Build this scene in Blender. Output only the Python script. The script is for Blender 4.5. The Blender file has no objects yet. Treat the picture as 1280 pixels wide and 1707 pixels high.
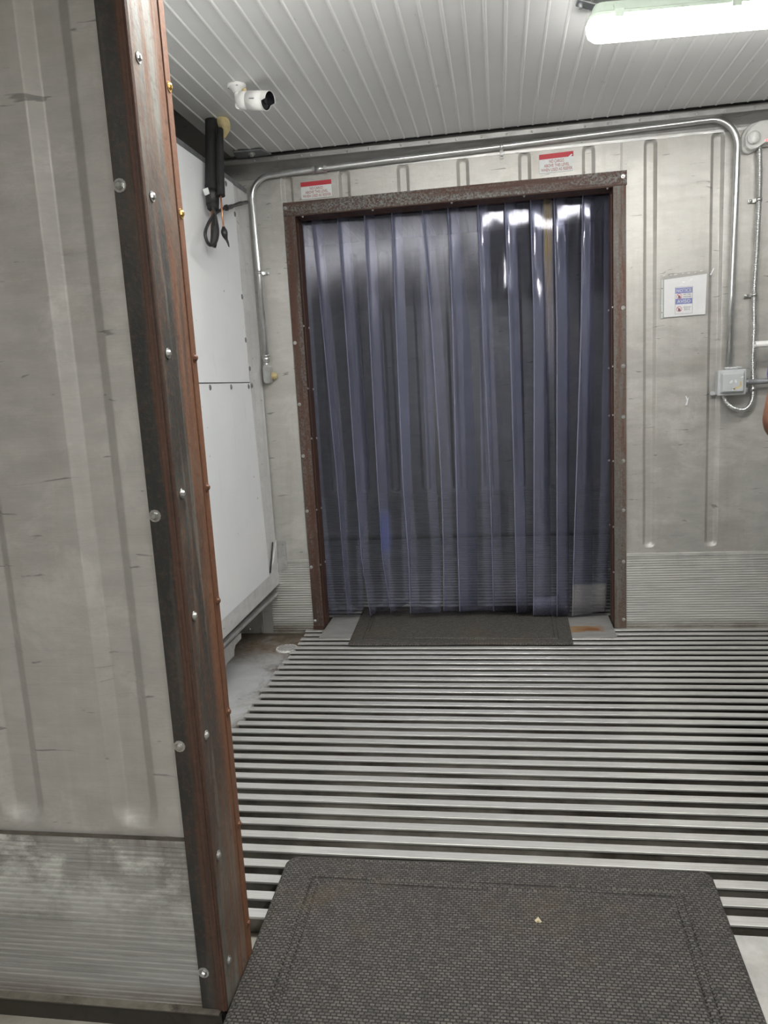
import bpy, bmesh, math, random
from mathutils import Vector, Matrix, noise as mnoise
random.seed(7)
PI = math.pi
SC = bpy.context.scene
COL = SC.collection

# ------------------------------------------------------------------ camera, world, exposure
YF, YN = 3.807, 1.322           # far wall face, near wall face
ZC = 2.42                       # ceiling
def make_camera():
    f, pitch, yaw, roll = 1250.233, 0.166043, -0.158681, -0.055116
    cy, sy = math.cos(yaw), math.sin(yaw)
    fw0, rt0, up0 = Vector((sy, cy, 0)), Vector((cy, -sy, 0)), Vector((0, 0, 1))
    fw = math.cos(pitch)*fw0 - math.sin(pitch)*up0
    up = math.sin(pitch)*fw0 + math.cos(pitch)*up0
    r = math.cos(roll)*rt0 + math.sin(roll)*up
    u = -math.sin(roll)*rt0 + math.cos(roll)*up
    cd = bpy.data.cameras.new('camera')
    cd.sensor_fit = 'VERTICAL'; cd.sensor_height = 36.0
    cd.lens = 36.0*f/1707.0
    cd.clip_start = 0.02; cd.clip_end = 100
    o = bpy.data.objects.new('camera', cd); COL.objects.link(o)
    M = Matrix((r, u, -fw)).transposed().to_4x4()
    M.translation = Vector((0, 0, 1.28))
    o.matrix_world = M
    SC.camera = o
make_camera()
W = bpy.data.worlds.new('world'); SC.world = W; W.use_nodes = True
W.node_tree.nodes['Background'].inputs[0].default_value = (.5, .52, .55, 1)
W.node_tree.nodes['Background'].inputs[1].default_value = 0.05
SC.view_settings.view_transform = 'Standard'
SC.view_settings.look = 'None'
SC.view_settings.exposure = 1.6
SC.view_settings.gamma = 1.0
SC.view_settings.use_curve_mapping = False
LAMP_MAIN = 10.0                # radiance of the tube diffuser in view
FILL_NEAR = 27.0                # radiance of the unseen flat lamps added behind the camera
FILL_SECOND = 23.0              # radiance of the unseen tube lamp added to the middle room, above the opening

# ------------------------------------------------------------------ material helpers
class NT:
    def __init__(s, name):
        s.m = bpy.data.materials.new(name); s.m.use_nodes = True
        s.t = s.m.node_tree; s.t.nodes.clear()
        s.out = s.t.nodes.new('ShaderNodeOutputMaterial')
    def n(s, typ, ins=None, **kw):
        x = s.t.nodes.new('ShaderNode'+typ)
        for k, v in kw.items(): setattr(x, k, v)
        for k, v in (ins or {}).items(): s.set(x.inputs[k], v)
        return x
    def set(s, sock, v):
        if isinstance(v, bpy.types.NodeSocket): s.t.links.new(v, sock)
        elif isinstance(v, bpy.types.Node): s.t.links.new(v.outputs[0], sock)
        else:
            if isinstance(v, (tuple, list)) and len(v) == 3 and sock.type == 'RGBA': v = (*v, 1)
            sock.default_value = v
    def co(s, scale=(1, 1, 1), loc=(0, 0, 0), rot=(0, 0, 0)):
        tc = s.n('TexCoord')
        mp = s.n('Mapping', {'Vector': tc.outputs['Object'], 'Scale': scale, 'Location': loc, 'Rotation': rot})
        return mp.outputs[0]
    def noise(s, scale, detail=4, rough=.6, map=(1, 1, 1), loc=(0, 0, 0), dist=0):
        x = s.n('TexNoise', {'Vector': s.co(map, loc), 'Scale': scale, 'Detail': detail, 'Roughness': rough, 'Distortion': dist})
        return x.outputs[0]
    def ramp(s, fac, stops, interp='LINEAR'):
        x = s.n('ValToRGB'); cr = x.color_ramp; cr.interpolation = interp
        while len(cr.elements) < len(stops): cr.elements.new(.5)
        for e, (p, c) in zip(cr.elements, stops):
            e.position = p
            e.color = (c, c, c, 1) if isinstance(c, (int, float)) else (*c, 1)
        s.set(x.inputs[0], fac); return x.outputs[0]
    def mix(s, fac, a, b, mode='MIX'):
        x = s.n('Mix', data_type='RGBA', blend_type=mode)
        s.set(x.inputs[0], fac); s.set(x.inputs[6], a); s.set(x.inputs[7], b)
        return x.outputs[2]
    def math(s, op, a, b=0, clamp=False):
        x = s.n('Math', operation=op, use_clamp=clamp)
        s.set(x.inputs[0], a); s.set(x.inputs[1], b); return x.outputs[0]
    def xyz(s):
        x = s.n('SeparateXYZ', {0: s.co()}); return x.outputs
    def band(s, v, a, b, c, d):     # 0 below a, 1 between b and c, 0 above d
        u = s.n('MapRange', {'Value': v, 'From Min': a, 'From Max': b}).outputs[0]
        w = s.n('MapRange', {'Value': v, 'From Min': c, 'From Max': d, 'To Min': 1, 'To Max': 0}).outputs[0]
        return s.math('MULTIPLY', u, w)
    def bump(s, h, strength=.3, dist=.01):
        return s.n('Bump', {'Height': h, 'Strength': strength, 'Distance': dist}).outputs[0]
    def principled(s, color, rough=.5, metal=0., normal=None, **kw):
        b = s.n('BsdfPrincipled')
        s.set(b.inputs['Base Color'], color); s.set(b.inputs['Roughness'], rough); s.set(b.inputs['Metallic'], metal)
        if normal is not None: s.set(b.inputs['Normal'], normal)
        for k, v in kw.items(): s.set(b.inputs[k.replace('_', ' ')], v)
        s.t.links.new(b.outputs[0], s.out.inputs[0]); return b

def simple(name, col, rough=.5, metal=0., var=.12, scale=14, bump=0.):
    k = NT(name)
    nz = k.noise(scale, 5)
    c = k.mix(k.ramp(nz, [(.3, 0), (.7, 1)]), tuple(max(0, v*(1-var)) for v in col), tuple(min(1, v*(1+var)) for v in col))
    k.principled(c, rough, metal, k.bump(k.noise(scale*8, 3), bump, .004) if bump else None)
    return k.m

def alu_wall(name, dark, light, metal=.55, rough=.42, stain=(.33, .30, .24), stainamt=.25):
    k = NT(name)
    big = k.noise(1.6, 6, .62, (1, 1, .55))
    fine = k.noise(9, 8, .7, (1, 1, 3.2))
    scr = k.noise(5, 6, .75, (1.2, 1, 60), dist=.2)
    blot = k.noise(2.7, 7, .66, (1, 1, 1.4), (7, 3, 1), .6)
    c = k.mix(k.ramp(big, [(.3, 0), (.72, 1)]), dark, light)
    c = k.mix(k.math('MULTIPLY', k.ramp(fine, [(.42, 0), (.75, 1)]), .45), c, tuple(min(1, v*1.25) for v in light))
    c = k.mix(k.math('MULTIPLY', k.ramp(scr, [(.56, 0), (.72, 1)]), .28), c, tuple(v*.72 for v in dark))
    c = k.mix(k.math('MULTIPLY', k.ramp(blot, [(.55, 0), (.78, 1)]), stainamt), c, stain)
    drip = k.noise(7, 6, .7, (1.3, 1, .13), (11, 2, 5), .3)
    c = k.mix(k.math('MULTIPLY', k.ramp(drip, [(.50, 0), (.68, 1)]), .30), c, tuple(v*1.02 for v in stain))
    cloud = k.noise(4.5, 9, .75, (1, 1, 1.5), (5, 5, 0), .5)
    c = k.mix(k.math('MULTIPLY', k.ramp(cloud, [(.52, 0), (.64, 1)]), .40), c, tuple(min(1, v*1.22) for v in light))
    c = k.mix(k.math('MULTIPLY', k.ramp(k.noise(9, 9, .8, (.5, 1, 2.2), (15, 5, 3), .4), [(.60, 0), (.72, 1)]), .42), c, tuple(v*.48 for v in dark))
    sm = k.noise(14, 3, .5, (.7, 1, 4.5), (3, 9, 4), .6)
    c = k.mix(k.math('MULTIPLY', k.ramp(sm, [(.685, 0), (.73, 1)]), .55), c, (.07, .07, .065))
    r = k.ramp(fine, [(.3, rough-.08), (.7, rough+.14)])
    k.principled(c, r, metal, k.bump(k.math('ADD', k.math('MULTIPLY', big, 1.0), k.math('MULTIPLY', scr, .05)), .22, .03))
    return k.m

def kick_mat(name, ox=.5, g=1.0):
    k = NT(name)
    ho = k.noise(4, 8, .7, (1, 1, 1.6), (2, 5, 3))
    st = k.noise(5, 7, .72, (1, 1, .28), (8, 1, 0), .3)
    ln = k.noise(6, 6, .7, (.6, 1, 40))
    z = k.xyz()[2]
    up = k.n('MapRange', {'Value': z, 'From Min': .12, 'From Max': .4}).outputs[0]
    c = k.mix(k.ramp(ln, [(.35, 0), (.65, 1)]), (.30*g, .30*g, .285*g), (.46*g, .46*g, .44*g))
    patch = k.math('MULTIPLY', k.ramp(st, [(.45, 0), (.58, 1)]), up)
    c = k.mix(k.math('MULTIPLY', patch, ox), c, (.17, .155, .145))
    c = k.mix(k.math('MULTIPLY', k.math('MULTIPLY', k.ramp(ho, [(.47, 0), (.56, 1)]), up), ox), c, (.72, .74, .70))
    lo = k.band(z, -.1, -.02, .008, .05)
    c = k.mix(k.math('MULTIPLY', lo, k.ramp(ho, [(.3, .2), (.6, .9)])), c, (.16, .14, .11))
    k.principled(c, .5, .25, k.bump(ho, .15, .01))
    return k.m

def rust_mat(name, bare=(.11, .105, .095), rust=(.16, .062, .030), pale=(.30, .31, .28), amt=.5, ox=1.0, loc=(0, 0, 0), bare2=None, m=(6, 6, .35), speck=0., grad=None):
    k = NT(name)
    st = k.noise(6, 8, .68, m, loc, .5)
    if grad: st = k.math('ADD', st, k.n('MapRange', {'Value': k.xyz()[grad[0]], 'From Min': grad[1], 'From Max': grad[2], 'To Min': grad[3], 'To Max': grad[4]}).outputs[0])
    st2 = k.noise(3, 8, .7, tuple(v*1.5 for v in m), (loc[0]+4, 2, 7), .4)
    gr = k.noise(90, 5, .7)
    if bare2: bare = k.mix(k.ramp(k.noise(2.2, 5, .6, (1, 1, .8), (loc[0], 8, 2)), [(.42, 0), (.58, 1)]), bare, bare2)
    c = k.mix(k.ramp(st, [(amt-.13, 0), (amt+.1, 1)]), bare, rust)
    c = k.mix(k.math('MULTIPLY', k.ramp(st2, [(.56, 0), (.66, 1)]), ox), c, pale)
    c = k.mix(k.math('MULTIPLY', k.ramp(gr, [(.5, 0), (.8, 1)]), .4), c, tuple(min(1, v*1.7) for v in rust))
    c = k.mix(k.math('MULTIPLY', k.ramp(k.noise(60, 4), [(.55, 0), (.7, 1)]), .5), c, tuple(v*.45 for v in rust))
    if speck:
        sp = k.noise(120, 6, .8, (1, 1, 1), (1, 7, 3)); lg = k.noise(4, 5, .6, m, (2, 2, 2))
        c = k.mix(k.math('MULTIPLY', k.math('MULTIPLY', k.ramp(sp, [(.46, 0), (.56, 1)]), k.ramp(lg, [(.40, 0), (.55, 1)])), speck), c, (.20, .22, .21))
    k.principled(c, k.ramp(st, [(.3, .45), (.7, .8)]), .2, k.bump(gr, .35, .004))
    return k.m

M = {}
M['wall_far'] = alu_wall('aluminium_liner_far', (.38, .375, .352), (.53, .525, .495), .4, .42, stainamt=.3)
M['wall_near'] = alu_wall('aluminium_liner_near', (.34, .335, .32), (.48, .475, .455), .35, .5)
M['wall_plain'] = alu_wall('aluminium_liner_plain', (.42, .42, .40), (.55, .55, .53))
M['cove'] = alu_wall('aluminium_cove', (.30, .30, .295), (.40, .40, .39), .7, .34, stainamt=.1)
M['kick_far'] = kick_mat('corrugated_kick_far', .22, 1.35)
M['kick_near'] = kick_mat('corrugated_kick_near', .9, .9)
M['rust_far'] = rust_mat('rusty_steel_far', (.050, .030, .024), (.085, .038, .025), (.13, .085, .06), .48, .25)
M['rust_far_edge'] = rust_mat('rusty_steel_far_flange', (.060, .040, .032), (.090, .042, .028), (.15, .10, .07), .46, .3, (3, 0, 1), speck=.5)
M['rust_far_right'] = rust_mat('grey_and_rust_flange', (.12, .125, .115), (.115, .052, .030), (.19, .20, .185), .50, .6, (9, 0, 1), speck=.4)
M['rust_far_head'] = rust_mat('rusty_steel_far_header', (.055, .036, .030), (.085, .040, .028), (.12, .085, .06), .46, .3, (3, 5, 1), m=(.35, 6, 6), speck=.85)
M['rust_dark'] = rust_mat('mill_scale_steel', (.050, .047, .042), (.105, .054, .034), (.075, .074, .066), .58, .6, (1, 2, 3), bare2=(.022, .025, .025), grad=(0, -.808, -.780, -.06, .16))
M['rust_jamb'] = rust_mat('streaked_steel', (.19, .195, .17), (.19, .088, .047), (.24, .245, .215), .575, .5, (5, 1, 2), bare2=(.050, .050, .047), grad=(1, .05, .115, -.03, .16))
M['rust_red'] = rust_mat('orange_rust_edge', (.12, .055, .033), (.20, .090, .046), (.20, .125, .08), .45, .3, (2, 2, 8))
M['rust_bead'] = rust_mat('brown_rust_bead', (.055, .032, .025), (.105, .054, .036), (.14, .095, .07), .47, .3, (2, 6, 8))
M['galv'] = simple('galvanised_steel', (.60, .61, .61), .28, .9, .1, 30)
M['steel'] = simple('zinc_screw', (.46, .46, .45), .32, .85, .3, 90)
M['brass'] = simple('brassy_screw', (.55, .36, .12), .32, .85, .2, 60)
M['alu_part'] = simple('brushed_aluminium', (.50, .50, .485), .42, .6, .15, 18)
M['white_panel'] = None
M['plastic_white'] = simple('white_plastic', (.74, .74, .72), .4, 0, .04, 20)
M['plastic_grey'] = simple('grey_box_plastic', (.47, .49, .50), .45, 0, .05, 20)
M['plastic_green'] = simple('pale_green_housing', (.42, .49, .42), .5, 0, .04, 20)
M['foam_black'] = simple('black_pipe_foam', (.012, .012, .013), .75, 0, .3, 40, .3)
M['tape_black'] = simple('black_tape', (.015, .015, .016), .4, 0, .3, 40, .3)
M['copper'] = simple('copper_pipe', (.60, .30, .17), .4, .8, .2, 40)
M['foam_yellow'] = simple('expanding_foam', (.62, .52, .28), .8, 0, .2, 60, .6)
M['paper'] = simple('white_paper', (.80, .81, .82), .5, 0, .03, 20, .15)
M['decal'] = simple('decal_white', (.66, .69, .68), .5, 0, .05, 60)
M['red'] = simple('decal_red', (.48, .035, .05), .5, 0, .08, 60)
M['redtext'] = simple('decal_red_print', (.34, .10, .10), .6, 0, .2, 90)
M['blue'] = simple('notice_blue', (.22, .25, .55), .5, 0, .05, 60)
M['ink'] = simple('grey_ink', (.16, .16, .17), .6, 0, .1, 60)
M['pink'] = simple('notice_red', (.60, .17, .20), .6, 0, .1, 60)
M['rubber'] = simple('black_rubber', (.02, .02, .021), .5, 0, .2, 40)
M['lens'] = simple('dark_lens', (.01, .01, .012), .12, 0, .1, 20)
M['skin'] = simple('skin', (.19, .088, .055), .5, 0, .08, 30, .08)
M['shirt'] = simple('purple_shirt', (.085, .07, .22), .85, 0, .15, 80, .2)
M['denim'] = simple('dark_denim', (.035, .045, .075), .85, 0, .2, 90, .2)
M['shoe'] = simple('black_shoe', (.02, .02, .02), .5, 0, .2, 30)
M['hair'] = simple('dark_hair', (.012, .010, .009), .6, 0, .3, 90, .5)
M['eye'] = simple('eye_white', (.7, .7, .68), .3, 0, .02, 30)
M['gasket'] = simple('dark_gap', (.02, .021, .024), .6, 0, .2, 30)
M['patch'] = simple('dull_zinc_patch', (.24, .25, .26), .5, .5, .25, 22)
M['drain'] = simple('white_drain_plastic', (.82, .82, .78), .5, 0, .06, 40)
M['sill_plate'] = alu_wall('sheet_steel_sill', (.42, .42, .40), (.58, .58, .55), .5, .45, (.30, .25, .18), .35)

def mk_white_panel():
    k = NT('white_coated_panel')
    a = k.noise(2.2, 5, .6, (1, .8, 1))
    sp = k.noise(26, 3, .5, (1, 1.2, 1), (3, 1, 5))
    dn = k.noise(7, 6, .7, (1, 2.5, .4), (1, 4, 2))
    c = k.mix(k.ramp(a, [(.3, 0), (.7, 1)]), (.80, .83, .845), (.87, .885, .89))
    c = k.mix(k.math('MULTIPLY', k.ramp(dn, [(.6, 0), (.8, 1)]), .25), c, (.40, .40, .38))
    c = k.mix(k.math('MULTIPLY', k.ramp(sp, [(.735, 0), (.76, 1)]), .75), c, (.10, .10, .10))
    k.principled(c, .42, .0, k.bump(a, .1, .01)); return k.m
M['white_panel'] = mk_white_panel()
M['flange'] = alu_wall('flange_aluminium', (.56, .565, .56), (.70, .705, .70), .15, .45, (.25, .24, .23), .3)

def mk_ceiling():
    k = NT('ribbed_ceiling_paint')
    a = k.noise(1.3, 5, .6)
    sp = k.noise(30, 3, .5, (1, .5, 1), (3, 1, 5))
    c = k.mix(k.ramp(a, [(.3, 0), (.7, 1)]), (.70, .71, .70), (.78, .79, .78))
    c = k.mix(k.math('MULTIPLY', k.ramp(sp, [(.72, 0), (.78, 1)]), .25), c, (.3, .3, .29))
    k.principled(c, .45, 0); return k.m
M['ceiling'] = mk_ceiling()

def mk_tbar():
    k = NT('worn_floor_aluminium')
    a = k.noise(2.4, 7, .68, (.7, 1.2, 1), (1, 2, 3), .5)
    l = k.noise(8, 8, .75, (.35, 22, 1))
    b = k.noise(30, 5, .7, (.5, 1, 1))
    x, y, z = k.xyz()
    c = k.mix(k.ramp(l, [(.3, 0), (.7, 1)]), (.54, .54, .52), (.86, .86, .84))
    c = k.mix(k.math('MULTIPLY', k.ramp(a, [(.42, 0), (.72, 1)]), .45), c, (.33, .31, .27))
    c = k.mix(k.math('MULTIPLY', k.ramp(b, [(.6, 0), (.75, 1)]), .3), c, (.75, .75, .73))
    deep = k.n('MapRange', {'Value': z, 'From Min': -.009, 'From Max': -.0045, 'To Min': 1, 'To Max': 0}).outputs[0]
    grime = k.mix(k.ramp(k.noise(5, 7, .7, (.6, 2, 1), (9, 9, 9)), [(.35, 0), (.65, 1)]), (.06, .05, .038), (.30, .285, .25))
    right_dark = k.math('MULTIPLY', k.n('MapRange', {'Value': k.math('ADD', x, k.math('MULTIPLY', k.noise(1.2, 4), 1.2)), 'From Min': .75, 'From Max': 1.5}).outputs[0], .9)  # gap colour gets darker towards the right
    grime = k.mix(right_dark, grime, (.018, .015, .011))
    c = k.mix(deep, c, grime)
    r = k.ramp(a, [(.3, .33), (.7, .52)])
    k.principled(c, r, k.math('MULTIPLY', k.math('SUBTRACT', 1, deep), .6), k.bump(b, .12, .004)); return k.m
M['tbar'] = mk_tbar()

def mk_slab(name, a=(.34, .345, .34), b=(.44, .445, .43), stain=(.13, .085, .045), amt=.8, loc=(0, 0, 0), riser=False):
    k = NT(name)
    n1 = k.noise(2.0, 8, .68, (1, 1, 1), loc, .9)
    n2 = k.noise(12, 6, .7)
    n3 = k.noise(3.4, 8, .7, (1, 1, 1), (loc[0]+5, 5, 1), 1.2)
    c = k.mix(k.ramp(n2, [(.3, 0), (.7, 1)]), a, b)
    if riser: c = k.mix(k.n('MapRange', {'Value': k.xyz()[2], 'From Min': -.002, 'From Max': .0028, 'To Min': 1, 'To Max': 0}).outputs[0], c, (.035, .031, .025))  # darker colour below the ledge top
    c = k.mix(k.math('MULTIPLY', k.ramp(n1, [(.48, 0), (.62, 1)]), amt), c, stain)
    c = k.mix(k.math('MULTIPLY', k.ramp(n3, [(.58, 0), (.68, 1)]), amt*.8), c, tuple(v*.3 for v in stain))
    k.principled(c, k.ramp(n1, [(.3, .4), (.7, .65)]), 0, k.bump(n3, .3, .01)); return k.m
M['slab_near'] = mk_slab('dirty_pale_floor', (.36, .345, .30), (.50, .48, .42), (.22, .17, .11), .7)

def mk_slab_left():
    k = NT('grey_floor_with_brown_runoff')
    n2 = k.noise(10, 7, .7); n1 = k.noise(3, 8, .7, (1, 1, 1), (2, 0, 0), 1.0); n3 = k.noise(22, 6, .7)
    x, y, z = k.xyz()
    wy = k.math('ADD', y, k.math('MULTIPLY', k.math('SUBTRACT', n1, .5), .55))
    c = k.mix(k.ramp(n2, [(.3, 0), (.7, 1)]), (.42, .44, .45), (.56, .57, .57))
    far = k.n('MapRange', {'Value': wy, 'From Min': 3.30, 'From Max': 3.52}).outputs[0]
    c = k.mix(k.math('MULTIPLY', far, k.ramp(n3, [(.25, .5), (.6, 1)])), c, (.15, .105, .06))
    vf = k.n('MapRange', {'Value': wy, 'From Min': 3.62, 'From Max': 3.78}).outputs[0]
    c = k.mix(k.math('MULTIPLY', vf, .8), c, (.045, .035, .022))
    edge = k.n('MapRange', {'Value': k.math('ADD', x, k.math('MULTIPLY', k.math('SUBTRACT', n3, .5), .25)), 'From Min': -1.16, 'From Max': -1.08}).outputs[0]
    c = k.mix(k.math('MULTIPLY', edge, k.ramp(n1, [(.42, 0), (.6, .85)])), c, (.10, .075, .045))
    k.principled(c, .5, 0, k.bump(n2, .3, .006)); return k.m
M['slab_left'] = mk_slab_left()

def mk_mat(name, w=.0125, h=.0080, tint=(.078, .072, .064)):
    k = NT(name)
    br = k.n('TexBrick', {'Vector': k.co(), 'Scale': 1.0, 'Mortar Size': .0019, 'Mortar Smooth': .6, 'Bias': 0,
             'Brick Width': w, 'Row Height': h, 'Color1': tuple(v*.75 for v in tint), 'Color2': tuple(v*1.5 for v in tint), 'Mortar': (.018, .017, .016)})
    br.offset = .5
    d = k.noise(3, 6, .65, (1, 1, 1), (1, 1, 1), .4)
    lt = k.noise(170, 3, .6)
    c = k.mix(k.math('MULTIPLY', k.ramp(lt, [(.55, 0), (.72, 1)]), .35), br.outputs['Color'], (.30, .29, .27))
    c = k.mix(k.math('MULTIPLY', k.ramp(d, [(.55, 0), (.72, 1)]), .5), c, (.10, .07, .035), 'MIX')
    k.principled(c, .75, 0, k.bump(k.math('SUBTRACT', 1, br.outputs['Fac']), .8, .003)); return k.m
M['mat_near'] = mk_mat('woven_rubber_mat')
M['mat_far'] = mk_mat('woven_rubber_mat_fine', .013, .0085, (.095, .088, .075))

def mk_sill_far():
    k = NT('sill_plate_with_rust_patch')
    x, y, z = k.xyz()
    n1 = k.noise(6, 7, .7, (1, 1, 1), (0, 0, 0), .6); n2 = k.noise(5, 7, .7, (1, 3, 1))
    c = k.mix(k.ramp(n2, [(.3, 0), (.7, 1)]), (.33, .33, .32), (.55, .54, .51))
    wx = k.math('ADD', x, k.math('MULTIPLY', k.math('SUBTRACT', n1, .5), .16))
    wy = k.math('ADD', y, k.math('MULTIPLY', k.math('SUBTRACT', n1, .5), .16))
    s1 = k.math('MULTIPLY', k.band(wx, .51, .55, .66, .72), k.band(wy, -.125, -.10, -.03, -.005))
    c = k.mix(k.math('MULTIPLY', s1, .95), c, (.36, .15, .045))
    c = k.mix(k.math('MULTIPLY', s1, k.ramp(n1, [(.45, 0), (.6, 1)])), c, (.50, .36, .20))
    k.principled(c, .42, .45, k.bump(n2, .1, .01)); return k.m
M['sill_far'] = mk_sill_far()

def mk_pvc(name, haze=.026, edge=False, stain=None, foot=None, tint=(.52, .54, .74), blue=None, rough=.07, gloss=1.0):
    """clear pvc: tinted transmission, scuffed blue-grey haze, soft gloss"""
    k = NT(name)
    rnd = k.n('ObjectInfo').outputs['Random']
    n1 = k.noise(2.2, 7, .68, (2.2, 1, .55), (0, 0, 0), .6)
    n2 = k.noise(22, 6, .75, (1, 1, 1), (4, 0, 1), .8)
    st = k.noise(20, 4, .6, (3, 1, .12), (1, 1, 1))
    x, y, z = k.xyz()
    hz = k.math('ADD', haze*.45, k.math('MULTIPLY', k.ramp(n1, [(.35, 0), (.72, 1)]), haze*1.1))
    hz = k.math('ADD', hz, k.math('MULTIPLY', k.ramp(n2, [(.5, 0), (.75, 1)]), haze*.8))
    hz = k.math('ADD', hz, k.math('MULTIPLY', rnd, haze*.5))
    uv = k.n('SeparateXYZ', {0: k.n('TexCoord').outputs['UV']}).outputs[0]
    ed = k.math('ADD', k.ramp(uv, [(.27, 1), (.30, 0)]), k.ramp(uv, [(.70, 0), (.73, 1)]))
    rim = k.math('ADD', k.ramp(uv, [(.022, 1), (.034, 0)]), k.math('MULTIPLY', k.ramp(uv, [(.982, 0), (.990, 1)]), .4))
    hz = k.math('ADD', k.math('MULTIPLY', hz, k.math('ADD', .75, k.math('MULTIPLY', ed, .55))), k.math('ADD', k.math('MULTIPLY', ed, k.math('MULTIPLY', k.ramp(n1, [(.3, .45), (.7, 1)]), .085)), k.math('MULTIPLY', rim, .38)))
    top = k.n('MapRange', {'Value': z, 'From Min': 1.5, 'From Max': 2.1}).outputs[0]
    hz = k.math('ADD', hz, k.math('MULTIPLY', k.math('MULTIPLY', k.ramp(st, [(.5, 0), (.62, 1)]), top), haze*1.4))
    vor = k.n('TexVoronoi', {'Vector': k.co((1, 0.01, 1), (3, 0, 2)), 'Scale': 17.0, 'Randomness': 1.0})
    lowz = k.band(z, .02, .1, .75, .95)
    hz = k.math('ADD', hz, k.math('MULTIPLY', k.math('MULTIPLY', k.ramp(vor.outputs['Distance'], [(.17, 1), (.20, 0)]), lowz), haze*.7))
    col = tint
    if foot:
        w = k.math('ADD', z, k.math('MULTIPLY', k.math('SUBTRACT', n1, .5), .08))
        f = k.n('MapRange', {'Value': w, 'From Min': foot, 'From Max': foot+.012, 'To Min': 1, 'To Max': 0}).outputs[0]
        hz = k.math('ADD', hz, k.math('MULTIPLY', k.math('MULTIPLY', f, k.ramp(n2, [(.2, .6), (.7, 1)])), .19)); col = k.mix(f, tint, (.62, .62, .62))
    if edge: hz = k.math('ADD', hz, .42); col = (.66, .66, .74)
    if stain:
        w = k.math('ADD', x, k.math('MULTIPLY', k.math('SUBTRACT', n1, .5), .03))
        s = k.math('MULTIPLY', k.band(w, stain[0], stain[0]+.010, stain[1]-.010, stain[1]), k.n('MapRange', {'Value': z, 'From Min': 1.2, 'From Max': 1.9}).outputs[0])
        sx = k.math('MULTIPLY', s, k.ramp(st, [(.25, .35), (.6, 1)]))
        hz = k.math('ADD', hz, k.math('MULTIPLY', sx, .5)); col = k.mix(sx, tint, (.42, .32, .14))
    if blue:
        s = k.math('MULTIPLY', k.band(k.math('ADD', z, k.math('MULTIPLY', n2, .08)), *blue), k.ramp(uv, [(.30, 1), (.42, 0)]))
        hz = k.math('ADD', hz, k.math('MULTIPLY', s, .15)); col = k.mix(s, tint, (.28, .32, .66))
    hz = k.math('MINIMUM', hz, .9)
    bmp = k.bump(k.noise(1.6, 3, .5, (2.5, 1, .9), (1, 5, 1)), .25, .03)
    dif = k.n('BsdfDiffuse', {'Color': col})
    trl = k.n('BsdfTranslucent', {'Color': col})
    dt = k.n('MixShader', {0: .3, 1: dif.outputs[0], 2: trl.outputs[0]})
    tr = k.n('BsdfTransparent', {'Color': (.79, .80, .83)})
    m1 = k.n('MixShader', {0: hz, 1: tr.outputs[0], 2: dt.outputs[0]})
    gl = k.n('BsdfGlossy', {'Color': (.9, .9, 1), 'Roughness': rough, 'Normal': bmp})
    fr = k.n('Fresnel', {'IOR': 1.42})
    m2 = k.n('MixShader', {0: k.math('MULTIPLY', fr.outputs[0], gloss), 1: m1.outputs[0], 2: gl.outputs[0]})
    k.t.links.new(m2.outputs[0], k.out.inputs[0]); return k.m
M['pvc'] = mk_pvc('clear_pvc')
M['pvc_scuffed'] = mk_pvc('clear_pvc_scuffed', haze=.028, rough=.20, gloss=.55)
M['pvc_edge'] = mk_pvc('clear_pvc_edge', edge=True)

def mk_emit(name, strength, col=(1, .98, .95)):
    k = NT(name)
    e = k.n('Emission', {'Color': col, 'Strength': strength})
    k.t.links.new(e.outputs[0], k.out.inputs[0]); return k.m
M['lamp_main'] = mk_emit('lit_diffuser', LAMP_MAIN)
M['fill_near'] = mk_emit('fill_diffuser_near', FILL_NEAR)
M['fill_second'] = mk_emit('fill_diffuser_second', FILL_SECOND)
M['led'] = mk_emit('red_indicator', 1.2, (1, .12, .12))

def mk_sleeve():
    k = NT('clear_sleeve')
    tr = k.n('BsdfTransparent', {'Color': (.97, .97, .97)})
    gl = k.n('BsdfGlossy', {'Roughness': .15, 'Normal': k.bump(k.noise(9, 4, .6, dist=.6), .5, .02)})
    m = k.n('MixShader', {0: .10, 1: tr.outputs[0], 2: gl.outputs[0]})
    k.t.links.new(m.outputs[0], k.out.inputs[0]); return k.m
M['sleeve'] = mk_sleeve()

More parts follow.
